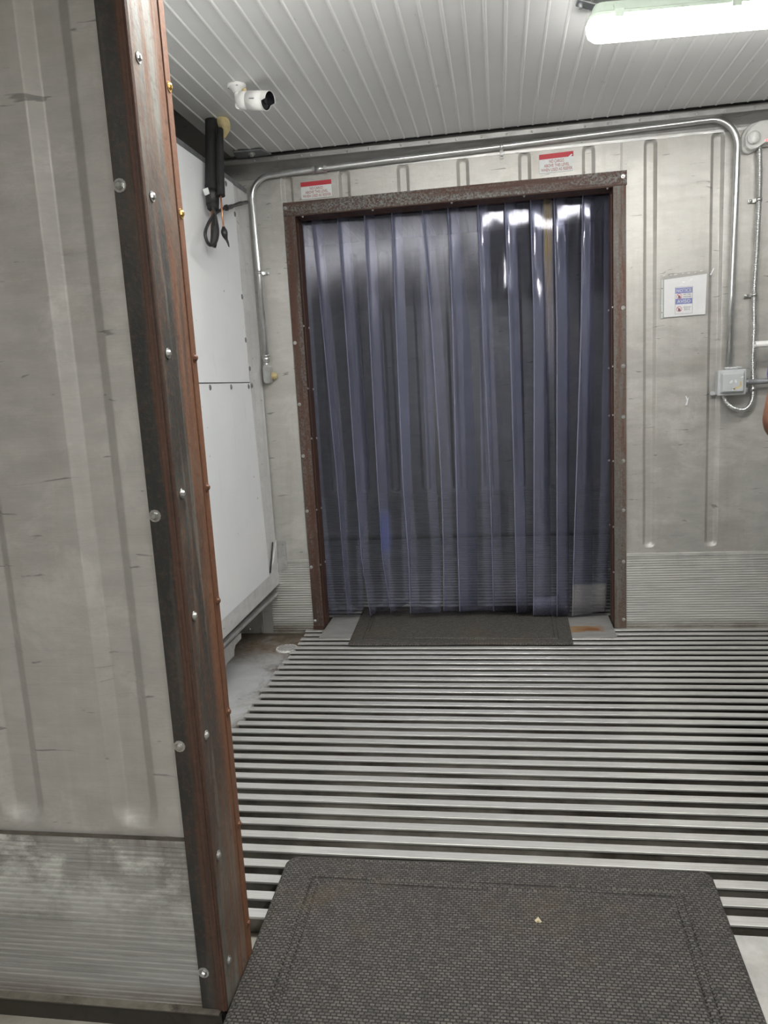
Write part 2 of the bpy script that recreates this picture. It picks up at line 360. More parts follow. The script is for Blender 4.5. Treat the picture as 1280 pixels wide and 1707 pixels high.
# ------------------------------------------------------------------ mesh helpers (world coordinates in, local mesh out)
def wloc(o):
    p = Vector((0, 0, 0))
    while o is not None: p = p + Vector(o.location); o = o.parent
    return p
class MB:
    def __init__(s): s.b = bmesh.new(); s.mi = 0
    def face(s, vs, smooth=False):
        try: f = s.b.faces.new(vs)
        except ValueError: return None
        f.smooth = smooth; f.material_index = s.mi; return f
    def v(s, p): return s.b.verts.new(p)
    def quad(s, *ps): return s.face([s.v(p) for p in ps])
    def box(s, x0, x1, y0, y1, z0, z1, bev=0):
        vs = [s.v((x, y, z)) for x in (x0, x1) for y in (y0, y1) for z in (z0, z1)]
        fs = []
        for q in ((0, 1, 3, 2), (4, 6, 7, 5), (0, 4, 5, 1), (2, 3, 7, 6), (0, 2, 6, 4), (1, 5, 7, 3)):
            fs.append(s.face([vs[i] for i in q]))
        if bev:
            es = list({e for f in fs for e in f.edges})
            bmesh.ops.bevel(s.b, geom=es, offset=bev, segments=2, affect='EDGES', profile=.5)
        return s
    def loops(s, rings, cap0=True, cap1=True, closed=True, smooth=False):
        vr = [[s.v(p) for p in r] for r in rings]
        n = len(vr[0])
        for a, b in zip(vr[:-1], vr[1:]):
            for i in range(n if closed else n-1):
                j = (i+1) % n
                s.face([a[i], a[j], b[j], b[i]], smooth)
        if cap0: s.face(list(reversed(vr[0])))
        if cap1: s.face(vr[-1])
        return s
    def tube(s, pts, r, seg=12, caps=True, smooth=True):
        pts = [Vector(p) for p in pts]; n = len(pts)
        rs = r if isinstance(r, (list, tuple)) else [r]*n
        rings = []; ref = None
        for i, p in enumerate(pts):
            t = (pts[min(i+1, n-1)] - pts[max(i-1, 0)]).normalized()
            if ref is None:
                ref = Vector((0, 0, 1)) if abs(t.z) < .9 else Vector((1, 0, 0))
            a = (ref - t*ref.dot(t)).normalized(); ref = a
            b = t.cross(a)
            rings.append([p + rs[i]*(math.cos(2*PI*k/seg)*a + math.sin(2*PI*k/seg)*b) for k in range(seg)])
        return s.loops(rings, caps, caps, True, smooth)
    def cyl(s, p, d, r, h, seg=20, r2=None):
        d = Vector(d).normalized(); p = Vector(p)
        return s.tube([p, p+d*h], [r, r if r2 is None else r2], seg)
    def dome(s, p, d, r, h, seg=14):
        d = Vector(d).normalized(); p = Vector(p)
        pts, rs = [], []
        for i in range(5):
            a = PI/2*i/4*.97
            pts.append(p+d*h*math.sin(a)); rs.append(r*math.cos(a))
        return s.tube(pts, rs, seg)
    def prism(s, poly, axis, a, b):     # poly 2-D, extruded along axis
        def P(q, t):
            return {'x': (t, q[0], q[1]), 'y': (q[0], t, q[1]), 'z': (q[0], q[1], t)}[axis]
        return s.loops([[P(q, a) for q in poly], [P(q, b) for q in poly]])
    def build(s, name, mat, parent=None, origin=None):
        bmesh.ops.recalc_face_normals(s.b, faces=s.b.faces)
        pl = wloc(parent)
        o0 = Vector(origin) if origin is not None else pl
        bmesh.ops.translate(s.b, vec=-o0, verts=s.b.verts)
        me = bpy.data.meshes.new(name); s.b.to_mesh(me); s.b.free()
        for m in (mat if isinstance(mat, (list, tuple)) else [mat]): me.materials.append(m)
        o = bpy.data.objects.new(name, me); COL.objects.link(o)
        o.parent = parent; o.location = o0 - pl if parent else o0
        return o

def tag(o, label=None, cat=None, group=None, kind=None):
    if label: o['label'] = label
    if cat: o['category'] = cat
    if group: o['group'] = group
    if kind: o['kind'] = kind
    return o
def thing(name, label, cat, loc, group=None):
    o = bpy.data.objects.new(name, None); COL.objects.link(o); o.location = loc
    o.empty_display_size = .05
    return tag(o, label, cat, group)
def struct(mb, name, mat, label=None):
    o = mb.build(name, mat); o['kind'] = 'structure'
    if label: o['label'] = label
    return o
def dup_part(o, parent, loc):           # copy of a part; loc in world
    c = o.copy(); COL.objects.link(c); c.parent = parent
    c.location = Vector(loc) - wloc(parent); return c
def rrect(cx, cy, w, h, r, n=6):
    pts = []
    for sx, sy, a0 in ((1, 1, 0), (-1, 1, 90), (-1, -1, 180), (1, -1, 270)):
        for i in range(n+1):
            a = math.radians(a0+90*i/n)
            pts.append((cx+sx*(w/2-r)+r*math.cos(a), cy+sy*(h/2-r)+r*math.sin(a)))
    return pts
def spline(pts, n=8):                   # Catmull-Rom through points
    P = [Vector(p) for p in pts]; out = []
    P = [2*P[0]-P[1]]+P+[2*P[-1]-P[-2]]
    for i in range(1, len(P)-2):
        for k in range(n):
            t = k/n; a, b, c, d = P[i-1:i+3]
            out.append(.5*((2*b)+(c-a)*t+(2*a-5*b+4*c-d)*t*t+(3*b-a-3*c+d)*t**3))
    out.append(P[-2]); return out
def lerp_poly(poly, z):                 # x along (x,z) polyline with falling z
    if z >= poly[0][1]: 
        (x0, z0), (x1, z1) = poly[0], poly[1]
    else:
        for (x0, z0), (x1, z1) in zip(poly[:-1], poly[1:]):
            if z >= z1: break
    return x0+(x1-x0)*(z-z0)/(z1-z0)
def text_mesh(txt, w, h, cx, cz, y, mat, name, parent, bold=0.0):
    """lettering facing -Y, fitted into w x h about (cx, cz) at depth y"""
    cu = bpy.data.curves.new('txt', 'FONT'); cu.body = txt; cu.align_x = 'CENTER'; cu.size = 1; cu.resolution_u = 3
    cu.offset = bold
    ob = bpy.data.objects.new('txt', cu); COL.objects.link(ob)
    dg = bpy.context.evaluated_depsgraph_get()
    me = bpy.data.meshes.new_from_object(ob.evaluated_get(dg))
    bpy.data.objects.remove(ob); bpy.data.curves.remove(cu)
    xs = [v.co.x for v in me.vertices]; ys = [v.co.y for v in me.vertices]
    sx = w/(max(xs)-min(xs)); sy = h/(max(ys)-min(ys)); mx = (max(xs)+min(xs))/2; my = (max(ys)+min(ys))/2
    pl = wloc(parent)
    for v in me.vertices: v.co = Vector((cx+(v.co.x-mx)*sx, y, cz+(v.co.y-my)*sy)) - pl
    me.materials.append(mat)
    o = bpy.data.objects.new(name, me); COL.objects.link(o); o.parent = parent
    return o

# ------------------------------------------------------------------ setting: liner walls
def ribbed_sheet(mb, y, out, x0, x1, z0, z1, ribs, hw, depth=.017, zb=.44, zt=2.3, hole=None, seams=(), zseams=()):
    """sheet at y whose visible side looks along `out` (-1 / +1 in Y); ribs pressed in, hole = (x0,x1,ztop)"""
    xs = {x0, x1}; zs = {z0, z1}
    for r in ribs:
        for k in (-1.25, -1.06, -1.0, -.94, -.75, -.56, -.5, -.44, 0, .44, .5, .56, .75, .94, 1.0, 1.06, 1.25):
            q = r+hw*k
            if x0 < q < x1: xs.add(round(q, 5))
    for s_ in seams:
        for q in (-.02, -.009, -.006, -.004, -.0015, .0015, .004, .006, .009, .02):
            if x0 < s_+q < x1: xs.add(round(s_+q, 5))
    for zq in (zb, zt):
        for k in [j/8*1.2 for j in range(-8, 9)]+[-1.06, -1, -.94, -.56, -.5, -.44, .44, .5, .56, .94, 1, 1.06]:
            q = zq+hw*k
            if z0 < q < z1: zs.add(round(q, 5))
    for zq in zseams:
        for q in (-.02, -.004, 0, .01): zs.add(round(zq+q, 5))
    for k in range(1, 10): zs.add(round(z0+(z1-z0)*k/10, 5))
    if hole: xs |= {hole[0], hole[1]}; zs |= {hole[2]}
    xs = sorted(xs); zs = sorted(zs)
    def d(x, z):
        e = 0.0
        for r in ribs:
            if abs(x-r) < hw*1.2:
                dz = 0 if zb <= z <= zt else (z-zt if z > zt else zb-z)
                rr = math.hypot(x-r, dz)/hw
                t = min(1, max(0, (1-rr)/.5)); e = max(e, depth*t)
        for s_ in seams:
            if abs(x-s_) < .002: e += .004
        w = .0022*mnoise.noise(Vector((x*2.1, z*1.3, y)))+.0011*mnoise.noise(Vector((x*5, z*7, y+3)))
        for zq in zseams:
            if -.021 <= z-zq <= 0: w += .0012
        return e + w
    g = [[mb.v((x, y - out*d(x, z), z)) for z in zs] for x in xs]
    for i in range(len(xs)-1):
        for j in range(len(zs)-1):
            if hole and hole[0]-1e-6 <= xs[i] and xs[i+1] <= hole[1]+1e-6 and zs[j+1] <= hole[2]+1e-6: continue
            mb.face([g[i][j], g[i+1][j], g[i+1][j+1], g[i][j+1]], True)

def wall_with_door(name, mat, y0, y1, x0, x1, ribs_front, ribs_back, hwf, hwb, hole, zb, seams=(), zseams=(), ztop=ZC+.03):
    mb = MB()
    ribbed_sheet(mb, y0, -1, x0, x1, .385, ztop, ribs_front, hwf, zb=zb, hole=hole, seams=seams, zseams=zseams)
    ribbed_sheet(mb, y1, 1, x0, x1, .385, ztop, ribs_back, hwb, zb=zb, hole=hole)
    hx0, hx1, hz = hole; e = .012
    for hx in (hx0, hx1): mb.quad((hx, y0+e*0, 0), (hx, y1, 0), (hx, y1, hz), (hx, y0, hz))
    mb.quad((hx0, y0, hz), (hx1, y0, hz), (hx1, y1, hz), (hx0, y1, hz))
    mb.quad((x0, y0, .3), (x0, y1, .3), (x0, y1, ztop), (x0, y0, ztop))
    mb.quad((x1, y0, .3), (x1, y1, .3), (x1, y1, ztop), (x1, y0, ztop))
    return struct(mb, name, mat)

FAR_RIBS = [-1.004-.288, -1.004, -.716, -.427, -.14, .149, .441, .716, 1.008, 1.30, 1.59, 1.88, 2.17, 2.46]
NEAR_RIBS = [-.763-.257*k for k in range(5)]+[1.12+.257*k for k in range(6)]
BACK_RIBS = [-1.9+.257*k for k in range(17)]
wall_with_door('wall_far', M['wall_far'], YF, 3.985, -1.75, 2.7, FAR_RIBS, BACK_RIBS, .030, .04, (-.99, .578, 2.2), .445,
               seams=(.588, -.733, 1.72), zseams=(1.255,))
wall_with_door('wall_near', M['wall_near'], YN, 1.455, -2.1, 2.7, NEAR_RIBS, BACK_RIBS, .050, .04, (-.64, .985, 2.2), .455)

def kick(name, mat, y, out, x0, x1, z0=0.0, z1=.385, n=30):
    mb = MB(); prof = []
    h = (z1-z0-.012)/n
    prof.append((y-out*.002, z1+.004)); prof.append((y+out*.008, z1+.002)); prof.append((y+out*.008, z1-.012))
    for k in range(n):
        zz = z1-.012-k*h
        prof += [(y+out*.0035, zz-h*.12), (y+out*.0035, zz-h*.38), (y+out*.0065, zz-h*.52), (y+out*.0065, zz-h*.88)]
    prof.append((y+out*.008, z0)); prof.append((y-out*.03, z0)); prof.append((y-out*.03, z1+.004))
    mb.loops([[(x0, p[0], p[1]) for p in prof], [(x1, p[0], p[1]) for p in prof]])
    return struct(mb, name, mat)
kick('baseboard_far', M['kick_far'], YF, -1, -1.255, -1.0, -.021)
kick('baseboard_far.001', M['kick_far'], YF, -1, .585, 2.7, -.004)
kick('baseboard_near', M['kick_near'], YN, -1, -2.1, -.635, .004)
kick('baseboard_near.001', M['kick_near'], YN, -1, .98, 2.7, .004)
mb = MB()
for x0, x1 in ((-2.1, -.64), (.98, 2.7)): mb.box(x0, x1, 1.425, 1.457, -.05, .39)
struct(mb, 'baseboard_near.002', M['kick_far'])
mb = MB()
for x0, x1 in ((-1.75, -.99), (.578, 2.7)): mb.box(x0, x1, 3.955, 3.99, -.05, .39)
struct(mb, 'baseboard_far.002', M['kick_far'])
# plain liner behind the evaporator, left of the corrugated strip
mb = MB(); mb.box(-1.75, -1.257, YF-.004, YF+.03, -.03, .388); struct(mb, 'baseboard_far.003', M['wall_plain'])

mb = MB(); mb.box(-2.1, -.658, YN-.0105, YN-.001, .3890, .3918); struct(mb, 'gap_shade_strip', simple('gap_shade', (.09, .08, .065), .8, 0, .6, 12))  # dark strip paints the shadow line where the sheet meets the kick
# far cove moulding under the ceiling
mb = MB()
prof = [(YF-.062, ZC-.015), (YF-.064, ZC-.018), (YF-.064, ZC-.038)]
for i in range(9):
    a = PI/2*i/8
    prof.append((YF-.058+.058*math.sin(a)*.98-.001, ZC-.040-.058*(1-math.cos(a))))
prof += [(YF+.012, ZC-.10), (YF+.012, ZC-.015)]
mb.loops([[(-1.75, p[0], p[1]) for p in prof], [(2.7, p[0], p[1]) for p in prof]])
cove = struct(mb, 'trim_1', M['cove'])
rivx = [-.903, -.859, -.681, -.576, -.422, -.289, -.163, -.047, .068, .184, .3, .419, .52, .555, .66, .78, .90, 1.02, 1.14, 1.26, -1.02, -1.14]
mb = MB(); mb.dome((0, 0, 0), (0, -1, -.3), .0055, .004, 8); rv0 = mb.build('rivet', M['steel'], cove, (0, 0, 0))
for i, x in enumerate(rivx):
    r = rv0 if i == 0 else dup_part(rv0, cove, (0, 0, 0))
    r.location = (x, YF-.064, ZC-.029)

# ceiling: ribbed panels running across the container
def ceiling_sheet(name, x0, x1, y0, y1, pitch=.066):
    mb = MB(); xs = []
    n = int((x1-x0)/pitch)
    prof = [(x0, ZC)]
    for i in range(n):
        x = x0+.05+i*pitch
        if x+.02 > x1: break
        prof += [(x, ZC), (x+.004, ZC-.0028), (x+.009, ZC-.0028), (x+.013, ZC)]
    prof.append((x1, ZC))
    lo = [[mb.v((p[0], y, p[1])) for p in prof] for y in (y0, y1)]
    for i in range(len(prof)-1): mb.face([lo[0][i], lo[1][i], lo[1][i+1], lo[0][i+1]])
    hi = [mb.v((x, y, ZC+.06)) for x, y in ((x0, y0), (x1, y0), (x1, y1), (x0, y1))]
    mb.face(hi)
    mb.face([lo[0][0], hi[0], hi[3], lo[1][0]]); mb.face([lo[0][-1], hi[1], hi[2], lo[1][-1]])
    mb.face([hi[0], hi[1]]+list(reversed(lo[0]))); mb.face([hi[3], hi[2]]+list(reversed(lo[1])))
    return struct(mb, name, M['ceiling'])
ceiling_sheet('ceiling', -1.255, 2.7, 1.455, YF-.066)
mb = MB(); mb.box(-1.75, -1.256, 1.455, YF, ZC+.01, ZC+.07); struct(mb, 'ceiling.001', M['cove'])
mb = MB(); mb.box(-1.256, 2.7, YF-.066, YF+.01, ZC+.012, ZC+.07); struct(mb, 'ceiling.002', M['gasket'])
ceiling_sheet('ceiling.003', -2.1, 2.7, -2.2, YN)
ceiling_sheet('ceiling.004', -1.9, 2.7, 3.985, 6.15)

# outer shells of the three joined containers
def slab(name, mat, *b):
    mb = MB(); mb.box(*b); return struct(mb, name, mat)
slab('wall_left', M['wall_plain'], -1.80, -1.75, 1.44, 3.98, -.1, ZC+.08)
slab('wall_right', M['wall_plain'], 2.7, 2.75, 1.44, 3.98, -.1, ZC+.08)
slab('wall_left.001', M['wall_near'], -2.15, -2.1, -2.25, YN+.1, -.1, ZC+.08)
slab('wall_right.001', M['wall_near'], 2.7, 2.75, -2.25, YN+.1, -.1, ZC+.08)
slab('wall_back', M['wall_near'], -2.15, 2.75, -2.25, -2.2, -.1, ZC+.08)
slab('wall_left.002', M['wall_plain'], -1.95, -1.9, 3.98, 6.2, -.1, ZC+.08)
slab('wall_right.002', M['wall_plain'], 2.7, 2.75, 3.98, 6.2, -.1, ZC+.08)
mb = MB(); ribbed_sheet(mb, 6.15, -1, -1.95, 2.75, .385, ZC+.03, BACK_RIBS, .04); 
mb.box(-1.95, 2.75, 6.2, 6.22, -.1, ZC+.08); struct(mb, 'wall_far.001', M['wall_plain'])
kick('baseboard_far.004', M['kick_far'], 6.15, -1, -1.9, 2.7)

# T-bar floors
def tfloor(name, x0, x1, y_first, y_last, pitch=.0659, z=0.0, jag=True):
    mb = MB(); y = y_first
    while y < y_last:
        xl = x0 + (random.uniform(-.010, .010) if jag else 0)
        w = .0315
        zz = z
        # top flange with slightly wavering lips
        n = 28; ra, rb = [], []
        for i in range(n+1):
            x = xl+(x1-xl)*i/n
            wv = .0012*mnoise.noise(Vector((x*3, y*9, 1)))
            ra.append((x, y+wv*.6)); rb.append((x, y+w+wv))
        rings = []
        for (xa, ya), (xb, yb) in zip(ra, rb):
            dz = .0008*mnoise.noise(Vector((xa*4, y*5, 7)))
            rings.append([(xa, ya+.0008, zz+dz), (xa, yb-.0008, zz+dz), (xb, yb, zz-.001+dz), (xb, yb, zz-.006), (xa, ya, zz-.006), (xa, ya, zz-.001+dz)])
        mb.loops(rings)
        mb.box(xl+.004, x1, y+.013, y+.021, z-.055, z-.005)
        y += pitch
    mb.box(x0-.02, x1, y_first-.03, y_last+.02, z-.07, z-.055)
    return struct(mb, name, M['tbar'])
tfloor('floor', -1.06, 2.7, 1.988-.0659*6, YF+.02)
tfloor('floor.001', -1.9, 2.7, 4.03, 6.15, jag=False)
slab('floor.002', M['slab_left'], -1.75, -1.052, 1.40, YF+.03, -.09, -.022)
slab('floor.003', M['slab_near'], -2.1, 2.7, -2.2, 1.60, -.11, -.052)
slab('floor.004', M['gasket'], -1.9, 2.7, 1.3, 6.2, -.14, -.10)
# near wall sill: dirty ledge and its dark riser
mb = MB(); mb.prism([(1.298, .0035), (1.335, .0035), (1.335, -.052), (1.308, -.052), (1.308, -.003), (1.298, -.003)], 'x', -2.1, -.615)
struct(mb, 'trim_2', mk_slab('dirty_ledge_dark_riser', (.10, .09, .075), (.30, .285, .24), (.04, .033, .026), 1.0, (3, 0, 0), True))

# ------------------------------------------------------------------ ceiling lamp
def ceiling_light(name, label, x0, y0, length, rot, lampmat, group=None):
    t = thing(name, label, 'ceiling light', (x0, y0, ZC))
    def put(o): o.location = (0, 0, 0); return o
    R = Matrix.Rotation(rot, 3, 'Z')
    P = lambda x, y, z: tuple(Vector((x0, y0, ZC)) + R @ Vector((x, y, z)))
    # housing: tapered tray
    def ring(inset, hw, z):
        return [P(a, b, z) for a, b in rrect(length/2, 0, length-2*inset, hw*2, min(.035, hw*.8))]
    mb = MB(); mb.loops([ring(.02, .034, -.022), ring(.006, .048, -.052), ring(.0, .056, -.058), ring(.0, .056, -.066)]); hs = mb.build('housing', M['plastic_green'], t)
    mb = MB(); mb.loops([ring(.001, .054, -.0662), ring(.002, .055, -.080), ring(.006, .051, -.098), ring(.016, .040, -.110), ring(.035, .020, -.114)], smooth=True); mb.build('diffuser', lampmat, t)
    k = 0
    for q in (.085, .43, .78, 1.13):
        for sg in (-1, 1):
            mb = MB()
            a = [P(q-.014, sg*.046, -.040), P(q+.014, sg*.046, -.040), P(q+.014, sg*.060, -.060), P(q+.014, sg*.060, -.078), P(q-.014, sg*.060, -.078), P(q-.014, sg*.060, -.060)]
            mb.loops([[P(q-.014, sg*.044, -.038), P(q-.014, sg*.0585, -.056), P(q-.014, sg*.0585, -.078), P(q-.014, sg*.0625, -.078), P(q-.014, sg*.0625, -.056), P(q-.014, sg*.048, -.036)],
                      [P(q+.014, sg*.044, -.038), P(q+.014, sg*.0585, -.056), P(q+.014, sg*.0585, -.078), P(q+.014, sg*.0625, -.078), P(q+.014, sg*.0625, -.056), P(q+.014, sg*.048, -.036)]])
            mb.build('clip', M['plastic_green'], hs)
    for q in (.0, length):
        sg = -1 if q == 0 else 1
        c = [P(q-sg*.03, -.02, -.024), P(q+sg*.03, -.02, -.004), P(q+sg*.03, .02, -.004), P(q-sg*.03, .02, -.024)]
        d = [P(q-sg*.03, -.02, -.020), P(q+sg*.03, -.02, -.0005), P(q+sg*.03, .02, -.0005), P(q-sg*.03, .02, -.020)]
        mb = MB(); mb.loops([c, d]); br = mb.build('mounting_bracket', M['patch'], t)
        mb = MB(); mb.cyl(P(q+sg*.018, 0, -.020), (0, 0, 1), .007, .02, 10); mb.build('bolt', M['patch'], br)
    for q in (.3, .9):
        mb = MB(); mb.cyl(P(q, 0, -.03), (0, 0, 1), .012, .03, 10); mb.build('spacer', M['patch'], t)
    return t
ceiling_light('ceiling_light', 'long white tube lamp in a pale housing, lit, on the ribbed ceiling', .302, 2.625, 1.22, math.radians(4.5), M['lamp_main'])
ceiling_light('ceiling_light', 'added lit tube lamp of the middle room, unseen, just inside the front opening', -.75, 1.80, 1.22, math.radians(4.5), M['fill_second'])  # unseen lamp, added to brighten and even out the middle room
def flat_fill_light(label, cx, cy, w, l):  # unseen flat lamps, added to light the front room
    t = thing('ceiling_light', label, 'ceiling light', (cx, cy, ZC))
    mb = MB()
    R_ = lambda d, z: [(a, b, z) for a, b in rrect(cx, cy, w-2*d, l-2*d, .01, 3)]
    mb.loops([R_(0, ZC), R_(0, ZC-.05), R_(.012, ZC-.05), R_(.012, ZC-.03)]); mb.build('tray', M['plastic_white'], t)
    mb = MB(); mb.loops([R_(.0125, ZC-.032), R_(.0125, ZC-.036)]); mb.build('diffuser', M['fill_near'], t)
flat_fill_light('added, unseen flat panel lamp on the front room ceiling, behind the camera', -.5, -.9, .16, 1.25)
flat_fill_light('added, unseen flat panel lamp on the front room ceiling, far right behind the camera', 1.25, -.7, .16, 1.25)

# ------------------------------------------------------------------ rusty door frames
def screw_bm(r=.008, h=.006):
    mb = MB()
    mb.tube([(0, 0, 0), (0, -.0015, 0)], [r*1.15, r*1.15], 12)
    mb.tube([(0, -.0015, 0), (0, -h*.7, 0), (0, -h, 0)], [r*.78, r*.7, r*.45], 6, smooth=False)
    return mb
PROTO = {}
def screw(parent, loc, mat, d='-y', r=.008, h=.006):
    key = (mat.name, d, r)
    if key not in PROTO:
        mb = screw_bm(r, h)
        rot = {'-y': Matrix(), '+x': Matrix.Rotation(PI/2, 3, 'Z'), '-x': Matrix.Rotation(-PI/2, 3, 'Z'), '-z': Matrix.Rotation(PI/2, 3, 'X')}[d]
        for v in mb.b.verts: v.co = rot.to_3x3() @ v.co
        o = mb.build('screw', mat, parent, (0, 0, 0))
        PROTO[key] = o
        o.location = Vector(loc)-wloc(parent); return o
    return dup_part(PROTO[key], parent, loc)

def far_frame():
    t = thing('door_frame', 'rusty brown steel frame around the plastic strip curtain', 'door frame', (-.21, YF, 0))
    xL0, xL1, xR0, xR1 = -1.027, -.970, .548, .606
    zt0, zt1 = 2.135, 2.198
    for (a, b, leg) in ((xL0, xL1, xL1), (xR0, xR1, xR0)):
        s = -1 if leg == xL1 else 1
        mb = MB()
        mb.box(a, b, YF-.0125, YF-.0085, .003, zt0-.001, .001)
        jb = mb.build('jamb', M['rust_far_edge' if s < 0 else 'rust_far_right'], t)
        mb = MB()
        mb.box(*(sorted((leg, leg+s*.006))), YF-.0083, 3.915, .003, zt0-.002, .001)
        jr = mb.build('jamb_return', M['rust_far'], t)
        if s < 0:
            for z in (1.521, 1.211, .944, .652, .349, .051): screw(jb, (-1.017, YF-.0125, z), M['steel'])
            for z in (1.602, 1.288, 1.032, .656, .358):
                screw(jr, (-.9695, YF-.002, z), M['steel'], '+x', .006, .006); screw(jr, (-.9635, 3.89, z-.004), M['steel'], '+x', .006, .006)
        else:
            for z in (1.584, 1.313, 1.07, .856, .611, .349, .048): screw(jb, (.592, YF-.0125, z), M['steel'])
            for z in (1.59, 1.313, 1.08, .855, .526, .293):
                screw(jr, (.5475, YF-.002, z), M['steel'], '-x', .006, .006); screw(jr, (.5415, 3.895, z-.006), M['steel'], '-x', .006, .006)
        mb = MB(); mb.box(*(sorted((leg-s*.006, leg-s*.0005))), YF+.018, 3.905, .03, zt0-.03, .001)
        mb.build('liner_strip', M['rust_far'], t)
    mb = MB(); mb.box(xL0, xR1+.004, YF-.0135, YF-.0005, zt0, zt1, .001); hb = mb.build('header', M['rust_far_head'], t)
    for x in (-1.017, .592): screw(hb, (x, YF-.0135, 2.172), M['steel'])
    mb = MB(); mb.box(xL1, xR0, YF-.012, 3.915, zt0-.005, zt0-.0005, .001); hb = mb.build('header_return', M['rust_far'], t)
    for x in (-.935, -.583, -.198, .144, .525): screw(hb, (x, YF-.0, zt0-.005), M['steel'], '-z', .006, .006)
    mb = MB(); mb.box(xL0, xL1-.001, YF-.0185, YF-.013, .003, .022); mb.build('foot_plate', M['rust_far'], t)
    return t
far_frame()

def near_frame():
    t = thing('door_frame', 'tall streaked rusty steel post and frame of the opening, left foreground', 'door frame', (.17, YN, 0))
    x0, x1 = -.657, -.6005
    for s, (a, b) in ((-1, (x0, x1)), (1, (.945, 1.0015))):
        leg = b if s < 0 else a
        mb = MB(); mb.box(a, b, YN-.0135, YN-.0085, .004, 2.2, .0012); ff = mb.build('front_flange', M['rust_dark'], t)
        if s < 0:
            for z in (2.12, 1.651, 1.063, .599, .091): screw(ff, (-.645, YN-.0135, z), M['steel'], '-y', .0105, .009)
        mb = MB(); mb.box(*sorted((leg, leg+s*.018)), YN-.0165, YN-.0137, .004, 2.2, .0011)
        mb.box(*sorted((leg+s*.004, leg+s*.010)), YN-.0185, YN-.0163, .004, 2.2, .0009); mb.build('corner_bead', M['rust_bead'], t)
        mb = MB(); mb.box(*sorted((leg, leg+s*.005)), YN-.008, 1.442, .004, 2.2, .001); jb = mb.build('jamb', M['rust_jamb'], t)
        mb = MB(); mb.box(*sorted((leg-s*.0025, leg+s*.006)), 1.4425, 1.466, .004, 2.2, .001); re_ = mb.build('rear_edge', M['rust_red'], t)
        if s < 0:
            for i, z in enumerate((2.09, 1.863, 1.635, 1.361, 1.10, .859, .61, .345, .10)):
                screw(jb, (-.6000, YN+.014, z), M['steel'], '+x', .0085, .006)
                screw(re_, (-.5980, 1.455, z-.005), M['brass'] if i < 3 else M['rust_red'], '+x', .0085, .006)
        mb = MB(); mb.box(*sorted((leg+s*.0065, leg+s*.05)), 1.4585, 1.466, .004, 2.2, .001); mb.build('rear_flange', M['rust_dark'], t)
    mb = MB(); mb.box(x0, 1.0015, YN-.0135, YN-.0085, 2.201, 2.26, .001); mb.build('header_flange', M['rust_dark'], t)
    mb = MB(); mb.box(x0+.05, .95, YN-.008, 1.466, 2.201, 2.207, .001); mb.build('header', M['rust_jamb'], t)
    return t
near_frame()

# ------------------------------------------------------------------ strip curtain
STRIPS = {
'A':([(-0.977,2.120),(-0.986,1.609),(-1.000,0.798),(-0.982,0.362),(-0.963,0.044)],[(-0.873,2.111),(-0.870,1.601),(-0.852,0.792),(-0.857,0.359),(-0.853,0.043)]),
'B':([(-0.921,2.115),(-0.902,1.603),(-0.879,0.793),(-0.874,0.360),(-0.867,0.036)],[(-0.729,2.070),(-0.714,1.591),(-0.697,0.852),(-0.769,0.358),(-0.781,0.057)]),
'C':([(-0.787,2.089),(-0.781,1.595),(-0.776,0.790),(-0.769,0.358),(-0.734,0.042)],[(-0.603,2.088),(-0.594,1.583),(-0.595,0.816),(-0.626,0.355),(-0.635,0.069)]),
'D':([(-0.649,2.107),(-0.654,1.587),(-0.658,0.786),(-0.656,0.355),(-0.619,0.055)],[(-0.459,2.091),(-0.466,1.575),(-0.477,0.908),(-0.501,0.352),(-0.509,0.109)]),
'E':([(-0.510,2.095),(-0.516,1.578),(-0.522,0.781),(-0.511,0.353),(-0.512,0.054)],[(-0.319,2.079),(-0.330,1.566),(-0.345,0.774),(-0.335,0.349),(-0.347,0.046)]),
'F':([(-0.354,2.108),(-0.333,1.566),(-0.317,0.773),(-0.322,0.349),(-0.334,0.053)],[(-0.172,2.095),(-0.138,1.544),(-0.128,0.830),(-0.141,0.346),(-0.148,0.052)]),
'G':([(-0.227,2.142),(-0.226,1.559),(-0.238,0.771),(-0.244,0.347),(-0.246,0.052)],[(-0.032,2.106),(-0.038,1.547),(-0.052,0.764),(-0.055,0.344),(-0.058,0.051)]),
'H':([(-0.079,2.110),(-0.074,1.549),(-0.062,0.764),(-0.062,0.344),(-0.064,0.051)],[(0.112,2.113),(0.109,1.537),(0.118,0.758),(0.121,0.340),(0.121,0.046)]),
'I':([(0.053,2.118),(0.061,1.540),(0.063,0.760),(0.061,0.342),(0.060,0.043)],[(0.227,2.103),(0.243,1.529),(0.247,0.754),(0.246,0.338),(0.244,0.038)]),
'J':([(0.176,2.121),(0.181,1.533),(0.164,0.757),(0.155,0.340),(0.146,0.026)],[(0.356,2.119),(0.360,1.521),(0.347,0.750),(0.341,0.336),(0.340,0.021)]),
'K':([(0.288,2.125),(0.293,1.525),(0.280,0.752),(0.274,0.338),(0.269,0.021)],[(0.481,2.122),(0.479,1.513),(0.467,0.746),(0.461,0.334),(0.455,0.020)]),
'L':([(0.425,2.122),(0.410,1.518),(0.377,0.749),(0.360,0.336),(0.350,0.021)],[(0.571,2.128),(0.569,1.507),(0.554,0.743),(0.540,0.332),(0.526,0.039)]),
}
